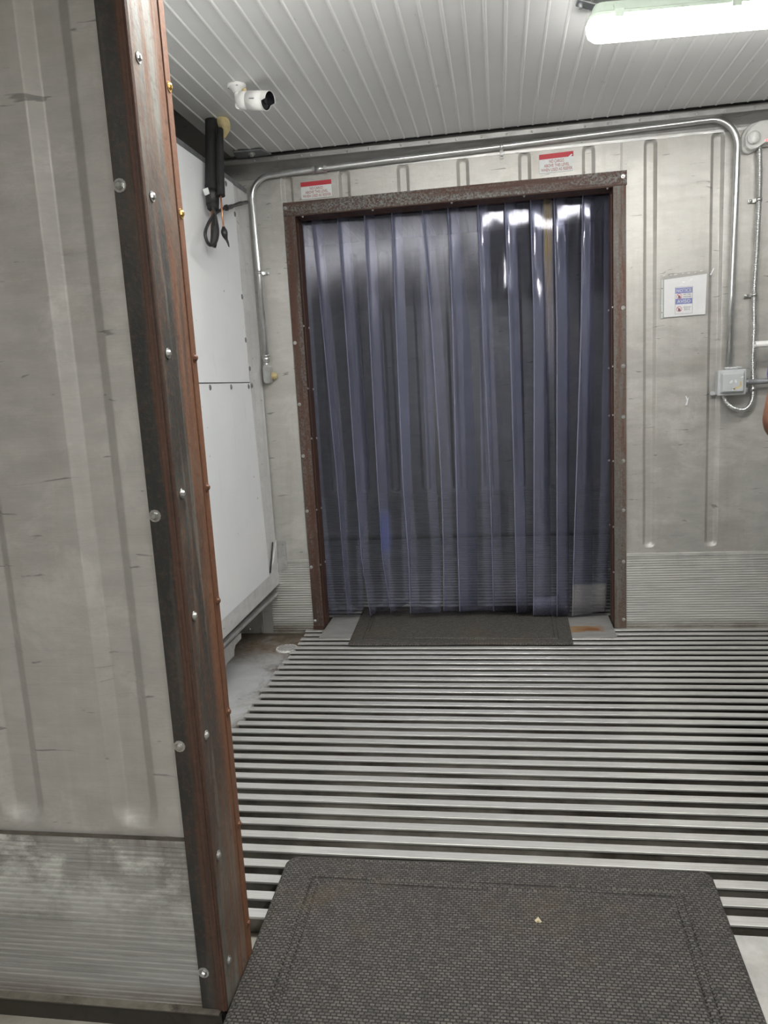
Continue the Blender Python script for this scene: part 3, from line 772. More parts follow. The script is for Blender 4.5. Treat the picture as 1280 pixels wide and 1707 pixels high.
def strip_curtain():
    t = thing('strip_curtain', 'overlapping clear bluish plastic strips hanging in the rusty doorway', 'strip curtain', (-.21, 3.95, 0))
    mb = MB(); mb.box(-.985, .573, 3.975, 3.983, 2.135, 2.199, .001); mb.build('hanging_rail', M['rust_far'], t)
    blue = mk_pvc('clear_pvc_blue_patch', blue=(.40, .46, .62, .68), haze=.028, rough=.20, gloss=.55)
    foot = mk_pvc('clear_pvc_rust_streak_scuffed_foot', foot=.125, stain=(.236+.21, .284+.21))
    foot2 = mk_pvc('clear_pvc_scuffed_foot_tall', foot=.19)
    rng = random.Random(3)
    for name, (L, R_) in STRIPS.items():
        zbL, zbR = L[-1][1], R_[-1][1]
        rows = 26; cols = 8; th = .003
        fr, bk = [], []
        ph = rng.uniform(0, 6); amp = rng.uniform(.002, .006); bow = rng.uniform(.003, .009)*rng.choice((-1, 1, 1))
        for i in range(rows+1):
            f = i/rows
            a, b = [], []
            for j in range(cols+1):
                u = j/cols
                zb = zbL+(zbR-zbL)*u
                z = 2.195+(zb-2.195)*f
                x = lerp_poly(L, z)*(1-u)+lerp_poly(R_, z)*u
                y = 3.935+.030*u + bow*math.sin(PI*u)*min(1, f*3) + amp*math.sin(ph+f*5+u*2)*min(1, f*2)
                lo = max(0, (f-.8)/.2)
                if name in 'CD': y -= .028*lo*lo*(1-.5*u)
                if name == 'E': y -= .03*lo*lo
                if name == 'F': y += .01*lo
                a.append((x, y, z)); b.append((x, y+th, z))
            fr.append(a); bk.append(b)
        mb = MB()
        va = [[mb.v(p) for p in r] for r in fr]; vb = [[mb.v(p) for p in r] for r in bk]
        for g, in ((va,), (vb,)):
            for i in range(rows):
                for j in range(cols): mb.face([g[i][j], g[i][j+1], g[i+1][j+1], g[i+1][j]], True)
        mb.mi = 1
        for i in range(rows):
            for j in (0, cols): mb.face([va[i][j], va[i+1][j], vb[i+1][j], vb[i][j]])
        for j in range(cols):
            for i in (0, rows): mb.face([va[i][j], va[i][j+1], vb[i][j+1], vb[i][j]])
        uvl = mb.b.loops.layers.uv.new('UVMap')
        uof = {}
        for g in (va, vb):
            for i, r in enumerate(g):
                for j, v_ in enumerate(r): uof[v_] = (j/cols, i/rows)
        for f_ in mb.b.faces:
            for lp in f_.loops: lp[uvl].uv = uof[lp.vert]
        m = {'D': blue, 'J': foot, 'L': foot2}.get(name, M['pvc_scuffed' if name in 'ABCDEFG' else 'pvc'])
        o = mb.build('strip', [m, M['pvc_edge']], t)
        if name == 'J': o['label'] = 'clear strip with a brown rust streak at its top and a whitish foot'
        if name == 'L': o['label'] = 'clear strip with a tall whitish scuffed foot'
        if name == 'D': o['label'] = 'clear strip with a blue patch low down'
strip_curtain()

# ------------------------------------------------------------------ evaporator panel at the left end
def evaporator():
    t = thing('evaporator_panel', 'large white panel in a grey metal border on the left end wall', 'wall panel', (-1.2, 2.7, .25))
    X = -1.2; ya, yb = 1.50, 3.792
    # flange border as a bent tray: right strip, bottom strip, top strip
    def pl(y0, y1, z0, z1, x=X, th=.004): 
        mb = MB(); mb.box(x-th, x, y0, y1, z0, z1, .0008); return mb
    mb = MB()
    mb.prism([(3.585, 2.262), (3.62, .33), (3.74, .335), (3.796, .345), (3.790, 2.272)], 'x', X-.008, X-.004)
    mb.build('side_flange', M['flange'], t)
    mb = MB(); mb.prism([(ya, .30), (3.64, .345), (3.72, .40), (3.806, .50), (3.806, .262), (ya, .222)], 'x', X-.004, X); mb.build('bottom_flange', M['flange'], t)
    mb = MB(); mb.box(X-.03, X-.001, ya, 3.775, .207, .2215, .003); mb.build('drip_edge', M['alu_part'], t)
    mb = MB(); mb.prism([(ya, 2.235), (3.775, 2.252), (3.775, 2.275), (ya, 2.262)], 'x', X-.03, X-.0005); mb.build('top_channel', M['patch'], t)
    mb = MB(); mb.prism([(ya, 1.335), (3.574, 1.335), (3.572, 2.25), (ya, 2.235)], 'x', X-.0035, X+.001); bd1 = mb.build('board', M['white_panel'], t)
    mb = MB(); mb.prism([(ya, .301), (3.632, .346), (3.575, 1.330), (ya, 1.330)], 'x', X-.0035, X+.003); bd2 = mb.build('board', M['white_panel'], t)
    mb = MB(); mb.prism([(3.64, .36), (3.655, .355), (3.735, .50), (3.725, .505)], 'x', X+.0005, X+.004); mb.build('seam_edge', M['gasket'], t)
    mb = MB(); mb.box(X-.5, X-.012, ya, 3.79, .30, 2.0); mb.build('fan_housing', M['cove'], t)
    def wsh(y, z, r=.011):
        key = 'wsh'
        if key not in PROTO:
            m = MB(); m.tube([(0, 0, 0), (.002, 0, 0), (.003, 0, 0)], [.0125, .0115, .006], 14); m.tube([(.003, 0, 0), (.005, 0, 0)], [.005, .004], 8)
            o = m.build('washer_screw', M['patch'], bd2, (0, 0, 0)); PROTO[key] = o
            o.location = Vector((X+.003, y, z))-wloc(bd2); return
        dup_part(PROTO[key], bd2 if z < 1.33 else bd1, (X+.003 if z < 1.33 else X+.001, y, z))
    for y in (1.75, 2.03, 2.28, 2.54, 2.79, 3.048, 3.302, 3.546): wsh(y, 1.314)
    for y, z in ((3.597, 1.318), (3.469, 2.225), (3.56, 2.112), (3.565, 1.737), (3.565, 1.535), (3.592, 1.40), (2.9, 2.21), (2.3, 2.2)): wsh(y, z)
    return t
evaporator()
# stepped closing plate under the panel
mb = MB()
mb.prism([(2.60, .197), (3.17, .197), (3.165, .172), (3.085, .168), (3.065, .150), (3.06, .128), (2.965, .128), (2.92, .10), (2.905, .085), (2.60, .06)], 'x', -1.214, -1.203)
tag(mb.build('closing_plate', M['alu_part'], None, (-1.208, 2.9, .06)), 'step-cut grey metal plate hanging under the bottom edge of the white panel', 'metal plate')
# riveted cover plate on the far wall base
t = thing('cover_plate', 'riveted grey metal cover plate low in the left corner beneath the panel', 'metal plate', (-1.40, YF-.006, 0))
mb = MB(); mb.prism([(-1.46, -.005), (-1.312, -.012), (-1.312, .24), (-1.46, .24)], 'y', YF-.012, YF-.0045); mb.build('plate', M['alu_part'], t)
mb = MB(); mb.prism([(-1.318, -.015), (-1.304, -.015), (-1.304, .24), (-1.318, .24)], 'y', YF-.020, YF-.0125); mb.build('folded_lip', M['alu_part'], t)
for i, (x, z) in enumerate(((-1.325, .005), (-1.39, .003), (-1.36, .10), (-1.44, .004))):
    mb = MB(); mb.dome((x, YF-.012, z), (0, -1, 0), .008, .006, 10); mb.build('rivet', M['steel'], t)
# corner bracket plate beside the panel
t = thing('corner_plate', 'small grey riveted bracket plate joining white panel border to far wall', 'metal plate', (-1.175, YF-.004, .4))
mb = MB(); mb.prism([(-1.192, .496), (-1.152, .492), (-1.150, .352), (-1.196, .318)], 'y', YF-.010, YF-.004); mb.build('plate', M['alu_part'], t)
for z in (.475, .42, .365): 
    mb = MB(); mb.dome((-1.163, YF-.010, z), (0, -1, 0), .005, .004, 8); mb.build('rivet', M['steel'], t)
# floor drain
def drain():
    cx, cy, z = -1.112, 3.555, -.022
    t = thing('floor_drain', 'round white slotted drain cover in the brown-stained corner', 'drain cover', (cx, cy, z))
    mb = MB(); r = .058
    mb.tube([(cx, cy, z), (cx, cy, z+.006)], [r, r-.003], 28, smooth=False)
    dc = mb.build('cover', M['drain'], t)
    for k in range(-3, 4):
        L = math.sqrt(max(0, (r-.010)**2-(k*.0145)**2))
        mb = MB(); mb.box(cx+k*.0145-.0028, cx+k*.0145+.0028, cy-L, cy+L, z+.0055, z+.0066)
        for v in mb.b.verts:
            q = Matrix.Rotation(math.radians(-38), 3, 'Z') @ (v.co-Vector((cx, cy, 0))); v.co = q+Vector((cx, cy, 0))
        mb.build('slot', M['gasket'], dc)
drain()

# ------------------------------------------------------------------ mats and plates
def floor_mat(name, label, corners, mat, th=.010, border=.085, r=.02, zz=.004):
    """corners: far-left, far-right, near-right, near-left"""
    c = [Vector((x, y, 0)) for x, y in corners]
    cen = sum(c, Vector())/4
    def ring(inset, z, rad):
        w = (c[1]-c[0]).length; h = (c[0]-c[3]).length
        pts = []
        for px, py in rrect(.5, .5, 1, 1, 0.0001, 1): pass
        for px, py in rrect(0, 0, w-2*inset, h-2*inset, max(.002, rad), 5):
            u = px/w+.5; v = py/h+.5
            q = (c[3]*(1-u)+c[2]*u)*(1-v)+(c[0]*(1-u)+c[1]*u)*v
            pts.append((q.x, q.y, z))
        return pts
    t = [(0, zz, r), (.001, zz+th*.5, r), (.006, zz+th*.9, r), (.012, zz+th, r-.004), (.016, zz+th-.0015, r-.004), (.020, zz+th, r-.004)]
    b = border
    t += [(b, zz+th, .006), (b+.004, zz+th-.004, .005), (b+.008, zz+th, .004), (b+.020, zz+th, .004), (b+.024, zz+th-.004, .004), (b+.028, zz+th, .003)]
    mb = MB(); mb.loops([ring(*q) for q in t])
    o = mb.build(name, mat, None, (cen.x, cen.y, 0))
    return tag(o, label, 'floor mat')
floor_mat('floor_mat', 'big dark woven rubber mat in the foreground opening', [(-.612, 1.818), (.500, 1.835), (.455, .55), (-.575, .55)], M['mat_near'], .014, .085, .03)
floor_mat('floor_mat', 'small dark rubber mat under the strip curtain in the doorway', [(-.815, 4.16), (.335, 4.16), (.320, 3.535), (-.785, 3.522)], M['mat_far'], .008, .065, .012, .0075)
mb = MB(); mb.tube([(.05, 1.607, .0185), (.056, 1.610, .022), (.062, 1.606, .0185)], [.004, .0065, .003], 7, smooth=False)
tag(mb.build('crumb', simple('cream_crumb', (.62, .55, .36), .7), None, (.056, 1.607, .0182)), 'tiny cream crumb lying on the big foreground mat', 'crumb')
mb = MB(); mb.prism([(-.965, 3.645), (-.75, 3.648), (.35, 3.645), (.520, 3.640), (.540, 3.66), (.543, 4.02), (-.964, 4.02)], 'z', .0015, .0065)
tag(mb.build('sill_plate', M['sill_far'], None, (-.21, 3.84, 0)), 'grey metal sill plate under the small mat, orange rust patch at right', 'sill plate')
mb = MB(); mb.prism([(-.575, 1.622), (.93, 1.622), (.93, 1.29), (-.575, 1.29)], 'z', -.004, .0015)
for v in mb.b.verts: pass
tag(mb.build('sill_plate', M['sill_plate'], None, (.2, 1.45, 0)), 'pale flat sill plate right of the big foreground mat', 'sill plate')
mb = MB(); mb.prism([(-.95, 1.272), (-.50, 1.272), (-.50, .75), (-.95, .75)], 'z', -.0515, -.046)
tag(mb.build('floor_plate', M['sill_plate'], None, (-.72, 1.0, -.033)), 'thin metal plate on the dirty floor at the bottom left', 'metal plate')

# ------------------------------------------------------------------ conduit run over the doorway
def conduit():
    y = YF-.034
    t = thing('metal_conduit', 'shiny bent metal conduit running over the doorway between wall boxes', 'conduit', (0, y, 2.35))
    R = .0135
    def arc(cx, cz, r, a0, a1, n=10): return [(cx+r*math.cos(math.radians(a0+(a1-a0)*i/n)), y, cz+r*math.sin(math.radians(a0+(a1-a0)*i/n))) for i in range(n+1)]
    pts = [(-1.168, y, 1.455), (-1.170, y, 1.9), (-1.174, y, 2.19)]
    pts += arc(-1.072, 2.222, .104, 180, 95)
    pts += [(-.83, y, 2.333), (0, y, 2.347), (.6, y, 2.362)]
    pts += arc(.962, 2.250, .120, 88, 0)
    pts += [(1.078, y, 2.0), (1.071, y, 1.6), (1.064, y, 1.292)]
    mb = MB(); mb.tube(pts, R, 14); mb.build('tube', M['galv'], t)
    mb = MB(); mb.tube([(-.862, y, 2.331), (-.848, y, 2.331)], .0185, 6, smooth=False); mb.tube([(-.848, y, 2.331), (-.805, y, 2.332)], .0155, 14); mb.tube([(-.805, y, 2.332), (-.790, y, 2.332)], .0185, 6, smooth=False)
    mb.build('coupling', M['galv'], t)
    for (x, z, dx, dz) in ((.044, 2.347, 0, -1), (-1.171, 1.873, 1, 0)):
        mb = MB()
        if dz: 
            mb.tube([(x-.008, y, z), (x+.008, y, z)], R+.002, 14); mb.box(x-.008, x+.008, YF-.012, YF-.008, z-.045, z-.010, .001); mb.box(x-.008, x+.008, y, YF-.008, z-.016, z-.012)
            mb.dome((x, YF-.012, z-.034), (0, -1, 0), .006, .005, 10)
        else:
            mb.tube([(x, y, z-.008), (x, y, z+.008)], R+.002, 14); mb.box(x+.010, x+.045, YF-.012, YF-.008, z-.008, z+.008, .001); mb.box(x+.012, x+.016, y, YF-.008, z-.008, z+.008)
            mb.dome((x+.034, YF-.012, z), (0, -1, 0), .006, .005, 10)
        mb.build('strap', M['galv'], t)
    # elbow body at the lower left end
    mb = MB(); mb.tube([(-1.168, y, 1.432), (-1.168, y, 1.462)], [.017, .019], 12); mb.tube([(-1.168, y, 1.462), (-1.168, y, 1.468)], .021, 12); mb.tube([(-1.168, y, 1.41), (-1.168, y, 1.433)], [.016, .0155], 12)
    mb.build('compression_fitting', M['galv'], t)
    mb = MB(); mb.loops([[(a, yy, b) for a, b in rrect(-1.167, 1.372, .040-d, .098-d, .019-d*.4, 5)] for yy, d in ((YF-.003, .004), (y+.01, 0), (y-.014, 0), (y-.018, .004))], smooth=False)
    eb = mb.build('elbow_body', M['alu_part'], t)
    mb = MB(); mb.loops([[(a, yy, b) for a, b in rrect(-1.167, 1.372, .034-d, .092-d, .016-d*.4, 5)] for yy, d in ((y-.0182, 0), (y-.022, .001), (y-.023, .004))]); mb.build('cover', M['galv'], eb)
    mb = MB(); mb.dome((-1.139, YF-.020, 1.362), (.3, -1, 0), .020, .022, 10); mb.build('sealant_blob', M['foam_yellow'], t)
conduit()

# ------------------------------------------------------------------ junction box
def jbox():
    t = thing('junction_box', 'grey plastic junction box with tape scraps on its cover, right wall section', 'junction box', (1.068, YF-.03, 1.155))
    x0, x1, z0, z1 = 1.006, 1.131, 1.150, 1.268
    mb = MB(); mb.box(x0+.006, x1-.002, YF-.066, YF-.0035, z0+.004, z1-.004, .004); mb.build('body', M['plastic_grey'], t)
    def rg(d, y): return [(a, y, b) for a, b in rrect((x0+x1)/2, (z0+z1)/2, x1-x0-2*d, z1-z0-2*d, .006, 3)]
    mb = MB(); mb.loops([rg(0, YF-.0665), rg(0, YF-.075), rg(.003, YF-.078), rg(.010, YF-.0785), rg(.017, YF-.096), rg(.020, YF-.098)]); cv = mb.build('cover', M['plastic_grey'], t)
    mb = MB(); mb.tube([(x0+.03, YF-.072, z1+.006), (x1-.02, YF-.072, z1+.006)], .006, 10); mb.box(x0+.03, x1-.02, YF-.075, YF-.067, z1-.001, z1+.004)
    for q in (.045, .085): mb.cyl((x0+q-.003, YF-.072, z1+.006), (1, 0, 0), .0075, .006, 10)
    mb.build('hinge', M['plastic_grey'], t)
    for (x, z) in ((x0-.004, z0+.012), (x1+.006, z0+.012)):
        mb = MB(); mb.loops([[(a, yy, b) for a, b in rrect(x, z, .024, .020, .009, 4)] for yy in (YF-.010, YF-.0035)]); mb.build('mounting_tab', M['plastic_grey'], t)
    mb = MB(); mb.box(x1-.004, x1+.006, YF-.082, YF-.070, z0+.012, z0+.03, .001); mb.build('latch', M['galv'], t)
    rng = random.Random(2)
    for i, (cx, cz, w, h, a) in enumerate(((1.085, 1.185, .040, .014, 20), (1.058, 1.213, .020, .012, 40), (1.078, 1.215, .012, .022, 10), (1.100, 1.205, .012, .028, 15), (1.106, 1.232, .016, .007, 20), (1.068, 1.178, .02, .009, 40))):
        mb = MB(); pts = []
        for k in range(9):
            th = 2*PI*k/9; rr = rng.uniform(.6, 1.05)
            p = Matrix.Rotation(math.radians(a), 2) @ Vector((w/2*rr*math.cos(th), h/2*rr*math.sin(th)))
            pts.append((cx+p.x, cz+p.y))
        mb.prism(pts, 'y', YF-.0986, YF-.0979)
        mb.build('tape_scrap', M['foam_yellow'] if i % 3 == 0 else M['decal'], cv)
jbox()
# grey conduit leaving the box to the right, white pipe stub above it
t = thing('metal_conduit', 'grey conduit leaving the junction box towards the right edge', 'conduit', (1.13, YF-.045, 1.208))
mb = MB(); mb.tube([(1.131, YF-.045, 1.206), (1.7, YF-.045, 1.212)], .0125, 14); mb.build('tube', M['patch'], t)
mb = MB(); mb.tube([(1.131, YF-.045, 1.206), (1.146, YF-.045, 1.206)], .0165, 8, smooth=False); mb.build('locknut', M['patch'], t)
mb = MB()
y = YF-.095; seg = 16
mb.loops([[(x, y+r*math.cos(2*PI*k/seg), 1.375+r*math.sin(2*PI*k/seg)) for k in range(seg)] for x, r in ((1.72, .008), (1.158, .008), (1.1575, .0125), (1.159, .0145), (1.72, .0145), (1.7201, .0141))], True, False, smooth=True)
tag(mb.build('white_pipe', M['plastic_white'], None, (1.2, y, 1.375)), 'open-ended white pipe stub crossing in front of the spiral conduit, right edge', 'pipe')

# ------------------------------------------------------------------ emergency light and its flexible conduit
def emergency():
    t = thing('emergency_light', 'white emergency light with a round lamp head, upper right wall', 'emergency light', (1.24, YF-.02, 2.27))
    cx = 1.30
    def outline(d):
        pts = []
        L = 1.108+d; z1 = 2.338-d; z0 = 2.222+d
        half = []
        for i in range(8):
            a = math.radians(180-90*i/7); half.append((L+.070+.070*math.cos(a), z1-.070+.070*math.sin(a)))
        for i in range(6):
            a = math.radians(-90-90*i/5); 
        low = []
        for i in range(7):
            a = math.radians(-60-120*i/6); low.append((L+.032+.032*math.cos(a), z0+.032+.032*math.sin(a)))
        left = list(reversed(half))[::-1]
        pts = half + [(2*cx-x, z) for x, z in reversed(half)] + [(2*cx-x, z) for x, z in reversed(low)] + [(L+.09, 2.246+d)]*0
        bot = [(2*cx-L-.080, 2.245+d), (L+.080, 2.245+d)]
        return pts + bot + low
    mb = MB(); mb.loops([[(a, yy, b) for a, b in outline(d)] for yy, d in ((YF-.004, -.006), (YF-.022, -.006), (YF-.030, 0), (YF-.060, 0), (YF-.066, .004))]); mb.build('body', M['plastic_white'], t)
    for hx in (1.137, 2*cx-1.137):
        mb = MB(); d = Vector((-.15 if hx < cx else .15, -1, -.12)).normalized(); p = Vector((hx, YF-.064, 2.268))
        mb.tube([p, p+d*.030, p+d*.034, p+d*.030], [.026, .026, .024, .021], 20); hd = mb.build('lamp_head', M['plastic_white'], t)
        mb = MB(); mb.tube([p+d*.0275, p+d*.0315], [.0205, .018], 20); mb.tube([p+d*.0316, p+d*.034], [.006, .004], 10); mb.build('lens', M['alu_part'], hd)
    mb = MB(); mb.dome((1.193, YF-.0655, 2.253), (0, -1, -.3), .005, .004, 10); mb.build('indicator', M['led'], t)
emergency()
def flex():
    y = YF-.028
    t = thing('flexible_conduit', 'spiral metal conduit from the emergency light looping into the junction box', 'flexible conduit', (1.17, y, 1.6))
    key = [(1.175, y, 2.242), (1.180, y, 2.12), (1.180, y, 2.01), (1.176, y, 1.80), (1.170, y, 1.62), (1.173, y, 1.45), (1.172, y, 1.30), (1.176, y, 1.16), (1.168, y, 1.105), (1.135, y-.008, 1.078), (1.09, y-.015, 1.088), (1.058, y-.015, 1.115), (1.043, y-.012, 1.152)]
    c = spline(key, 40)
    # resample evenly and corrugate
    out = [c[0]]; acc = 0; step = .0017
    for a, b in zip(c[:-1], c[1:]):
        L = (b-a).length; pos = step-acc
        while pos <= L: out.append(a.lerp(b, pos/L)); pos += step
        acc = (acc+L) % step
    rs = [(.0108, .0118, .0108, .0094)[i % 4] for i in range(len(out))]
    mb = MB(); mb.tube(out, rs, 12); mb.build('spiral_tube', M['galv'], t)
    for z, x in ((2.015, 1.180), (1.60, 1.1705), (1.172, 1.175)):
        mb = MB(); mb.tube([(x, y, z-.008), (x, y, z+.008)], .0135, 12); mb.box(x-.040, x-.008, YF-.012, YF-.0075, z-.008, z+.008, .001); mb.box(x-.014, x-.010, y, YF-.0075, z-.008, z+.008); mb.dome((x-.030, YF-.012, z), (0, -1, 0), .008, .006, 10)
        mb.build('strap', M['steel'], t)
flex()

# ------------------------------------------------------------------ signs
def cargo_sign(label, xa, xb, zbl, ztl, zbr, ztr, dent=False):
    y = YF-.0045
    t = thing('warning_decal', label, 'sign', ((xa+xb)/2, y, (zbl+ztl)/2), 'cargo limit decals')
    w = xb-xa; h = ztl-zbl; rb = h*.27
    mb = MB(); mb.prism([(xa, zbl), (xb, zbr), (xb, ztr-rb), (xa, ztl-rb)], 'y', y, y+.001); wf = mb.build('white_field', M['decal'], t)
    mb = MB(); mb.prism([(xa, ztl-rb), (xb, ztr-rb), (xb, ztr), (xa, ztl)], 'y', y, y+.001); mb.build('red_band', M['red'], t)
    cx = (xa+xb)/2; z0 = zbl
    for k, (s, ww) in enumerate((('NO CARGO', .43), ('ABOVE THIS LEVEL', .74), ('WHEN USED AS REEFER', .92))):
        text_mesh(s, w*ww, h*.17, cx+w*.01, z0+h*(.60-.22*k), y-.0006, M['redtext'], 'lettering', wf, .012)
    if dent:
        mb = MB(); mb.prism([(xb-.027, ztr-rb-.004), (xb-.010, ztr-rb+.010), (xb-.004, ztr-rb+.008), (xb-.012, ztr-rb-.002), (xb-.006, ztr-rb-.012)], 'y', y-.0010, y-.0003); mb.build('scratch', M['decal'], t)
cargo_sign('red-topped NO CARGO decal above the left end of the doorway', -.933, -.779, 2.2075, 2.286, 2.2095, 2.288)
cargo_sign('red-topped NO CARGO decal with a scratched corner, right over the doorway', .216, .372, 2.220, 2.303, 2.222, 2.306, True)

def notice():
    y = YF-.007
    t = thing('notice_sheet', 'white paper notice in a clear sleeve taped to the right wall', 'notice', (.865, y, 1.53))
    mb = MB(); mb.prism([(.778, 1.527), (.963, 1.530), (.968, 1.712), (.778, 1.699)], 'y', y, y+.0015); pp = mb.build('paper', M['paper'], t)
    mb = MB(); mb.prism([(.7635, 1.523), (.7745, 1.525), (.7745, 1.700), (.7665, 1.701)], 'y', y, y+.001); mb.build('binding_strip', M['decal'], t)
    for z in (1.55, 1.66): 
        mb = MB(); mb.cyl((.769, y+.0002, z), (0, -1, 0), .0028, .0006, 8); mb.build('punch_hole', M['ink'], t)
    mb = MB()
    xs = [.760+.232*i/24 for i in range(25)]
    rows = [[mb.v((x, y-.002+.0014*math.sin(i*1.9+k)*(1 if k == 0 else .4), z+(.012*(x-.76)/.23))) for i, x in enumerate(xs)] for k, z in ((0, 1.722), (1, 1.706), (2, 1.60), (3, 1.522))]
    for a, b in zip(rows[:-1], rows[1:]):
        for i in range(24): mb.face([a[i], a[i+1], b[i+1], b[i]], True)
    mb.build('clear_sleeve', M['sleeve'], t)
    rng = random.Random(5)
    for i in range(7):
        x = .775+.028*i+rng.uniform(-.004, .004); z = 1.712+.012*(x-.76)/.23+rng.uniform(0, .004)
        mb = MB(); a = rng.uniform(.003, .009)
        mb.prism([(x-a, z-.001), (x+a*.6, z+.0005), (x+a, z+.003), (x-a*.3, z+.002)], 'y', y-.0035, y-.0028); mb.build('sleeve_crease', M['paper'], t)
    mb = MB(); mb.prism([(.980, 1.706), (.985, 1.705), (.999, 1.733), (.995, 1.735)], 'y', y-.004, y-.003); mb.build('torn_tape', M['paper'], t)
    # printed sign
    xa, xb = .8275, .9060; z0, z1 = 1.5385, 1.6610
    yy = y-.0006
    mb = MB()
    for (a, b, c, d) in ((xa, xb, z0, z0+.001), (xa, xb, z1-.001, z1), (xa, xa+.001, z0, z1), (xb-.001, xb, z0, z1)): mb.box(a, b, yy, yy+.0004, c, d)
    mb.build('printed_border', M['ink'], pp)
    for zc, s in ((1.6445, 'NOTICE'), (1.5955, 'AVISO')):
        mb = MB(); mb.box(xa+.002, xb-.002, yy, yy+.0004, zc-.0125, zc+.0125); mb.build('blue_band', M['blue'], pp)
        text_mesh(s, .066 if s == 'NOTICE' else .060, .0155, (xa+xb)/2, zc, yy-.0004, M['decal'], 'lettering', pp, .015)
    for zc, rows in ((1.6195, ('NO CELL', 'PHONES')), (1.561, ())):
        cxx = xa+.0185; r = .0125
        mb = MB(); seg = 24
        ro = [[(cxx+q*math.cos(2*PI*k/seg), yq, zc+q*math.sin(2*PI*k/seg)) for k in range(seg)] for q, yq in ((r, yy), (r, yy-.0004), (r-.0022, yy-.0004), (r-.0022, yy))]
        mb.loops(ro, False, False)
        a = .0088
        mb.prism([(cxx-a-.001, zc+a-.001), (cxx-a+.001, zc+a+.001), (cxx+a+.001, zc-a+.001), (cxx+a-.001, zc-a-.001)], 'y', yy-.0004, yy)
        mb.build('prohibition_ring', M['pink'], pp)
        mb = MB(); mb.box(cxx-.0045, cxx+.0015, yy-.0002, yy, zc-.008, zc+.004); mb.prism([(cxx-.002, zc-.009), (cxx+.005, zc-.009), (cxx+.006, zc+.001), (cxx+.002, zc+.003)], 'y', yy-.0002, yy)
        mb.build('phone_pictogram', M['ink'], pp)
        if rows:
            for k, s in enumerate(rows): text_mesh(s, .036, .0068, xb-.0235, zc+.0065-.0105*k, yy-.0004, M['ink'], 'lettering', pp, .01)
        else:
            mb = MB()
            for k, ww in enumerate((.037, .028, .028)):
                x = xb-.0235-ww/2; n = int(ww/.0032)
                for i in range(n): 
                    if i in (5,) and k: continue
                    mb.box(x+i*.0032, x+i*.0032+.0023, yy-.0003, yy, zc+.0062-.0062*k, zc+.0088-.0062*k)
            mb.build('small_print', M['ink'], pp)
notice()
mb = MB(); mb.prism([(.879, 1.110), (.888, 1.112), (.893, 1.140), (.893, 1.150), (.889, 1.142), (.883, 1.156), (.880, 1.154), (.886, 1.132)], 'y', YF-.0065, YF-.0045)
tag(mb.build('tape_scrap', M['paper'], None, (.886, YF-.005, 1.13)), 'little torn white scrap stuck on the metal wall below the notice', 'tape scrap')

# ------------------------------------------------------------------ security camera
def cam():
    bx, by = -.937, 2.925
    t = thing('security_camera', 'white bullet security camera mounted on the ribbed ceiling', 'security camera', (bx, by, ZC))
    mb = MB(); mb.tube([(bx, by, ZC), (bx, by, ZC-.008), (bx, by, ZC-.012), (bx, by, ZC-.018), (bx, by, ZC-.030)], [.035, .035, .031, .019, .0145], 24); b = mb.build('base', M['plastic_white'], t)
    for a in (200, 290, 20, 110):
        x = bx+.0275*math.cos(math.radians(a)); y = by+.0275*math.sin(math.radians(a))
        mb = MB(); mb.cyl((x, y, ZC-.0100), (0, 0, -1), .0048, .0030, 10); mb.build('screw_hole', M['ink'], b)
    mb = MB(); mb.tube([(bx, by, ZC-.030), (bx+.002, by, ZC-.034), (bx+.004, by-.002, ZC-.074)], [.0145, .0125, .0125], 14); mb.tube([(bx+.004, by-.012, ZC-.076), (bx+.004, by+.012, ZC-.076)], .012, 12); mb.build('arm', M['plastic_white'], t)
    d = Vector((.93, -.30, -.20)).normalized()
    p = Vector((bx+.014, by-.004, ZC-.058))
    mb = MB(); mb.tube([p, p+d*.004, p+d*.036, p+d*.0365, p+d*.038, p+d*.0385, p+d*.108], [.028, .0315, .0325, .0315, .0315, .0335, .0335], 26); bd = mb.build('body', M['plastic_white'], t)
    # hood: open shell cut back at the lower side
    side = d.cross(Vector((0, 0, 1))).normalized(); up = side.cross(d).normalized()
    mb = MB(); n = 26; rr = .0335
    def rg(f, r): 
        out = []
        for k in range(n):
            a = 2*PI*k/n; ext = f*(.024 if math.sin(a) > -.15 else .006)
            out.append(p+d*(.108+ext)+r*(math.cos(a)*side+math.sin(a)*up))
        return out
    mb.loops([rg(0, rr), rg(1, rr), rg(1, rr-.002), rg(0, rr-.002)], False, False); mb.build('hood', M['plastic_white'], bd)
    mb = MB(); mb.loops([rg(.02, rr-.0022), rg(.93, rr-.0022), rg(.93, rr-.0030), rg(.02, rr-.0030)], False, False); mb.build('hood_lining', M['lens'], bd)
    mb = MB(); mb.tube([p+d*.1082, p+d*.1095], [.0312, .0312], 24); mb.tube([p+d*.1096, p+d*.113], [.013, .010], 16); mb.build('lens', M['lens'], bd)
    mb = MB()
    q = p+d*.072-side*0
    nrm = (-side*.0+ (Vector((0, -1, -.1)) - d*Vector((0, -1, -.1)).dot(d)).normalized())
    tt = d; vv = nrm.cross(tt)
    c = q+nrm*.0331
    mb.loops([[c+tt*a+vv*b+nrm*h for a, b in ((-.011, -.002), (.011, -.002), (.011, .002), (-.011, .002))] for h in (-.001, .0006)]); mb.build('faded_print', M['patch'], bd)
    mb = MB(); mb.dome((bx+.024, by+.01, ZC-.016), (.4, -.2, -1), .010, .014, 10); mb.build('sealant_blob', M['foam_yellow'], t)
cam()
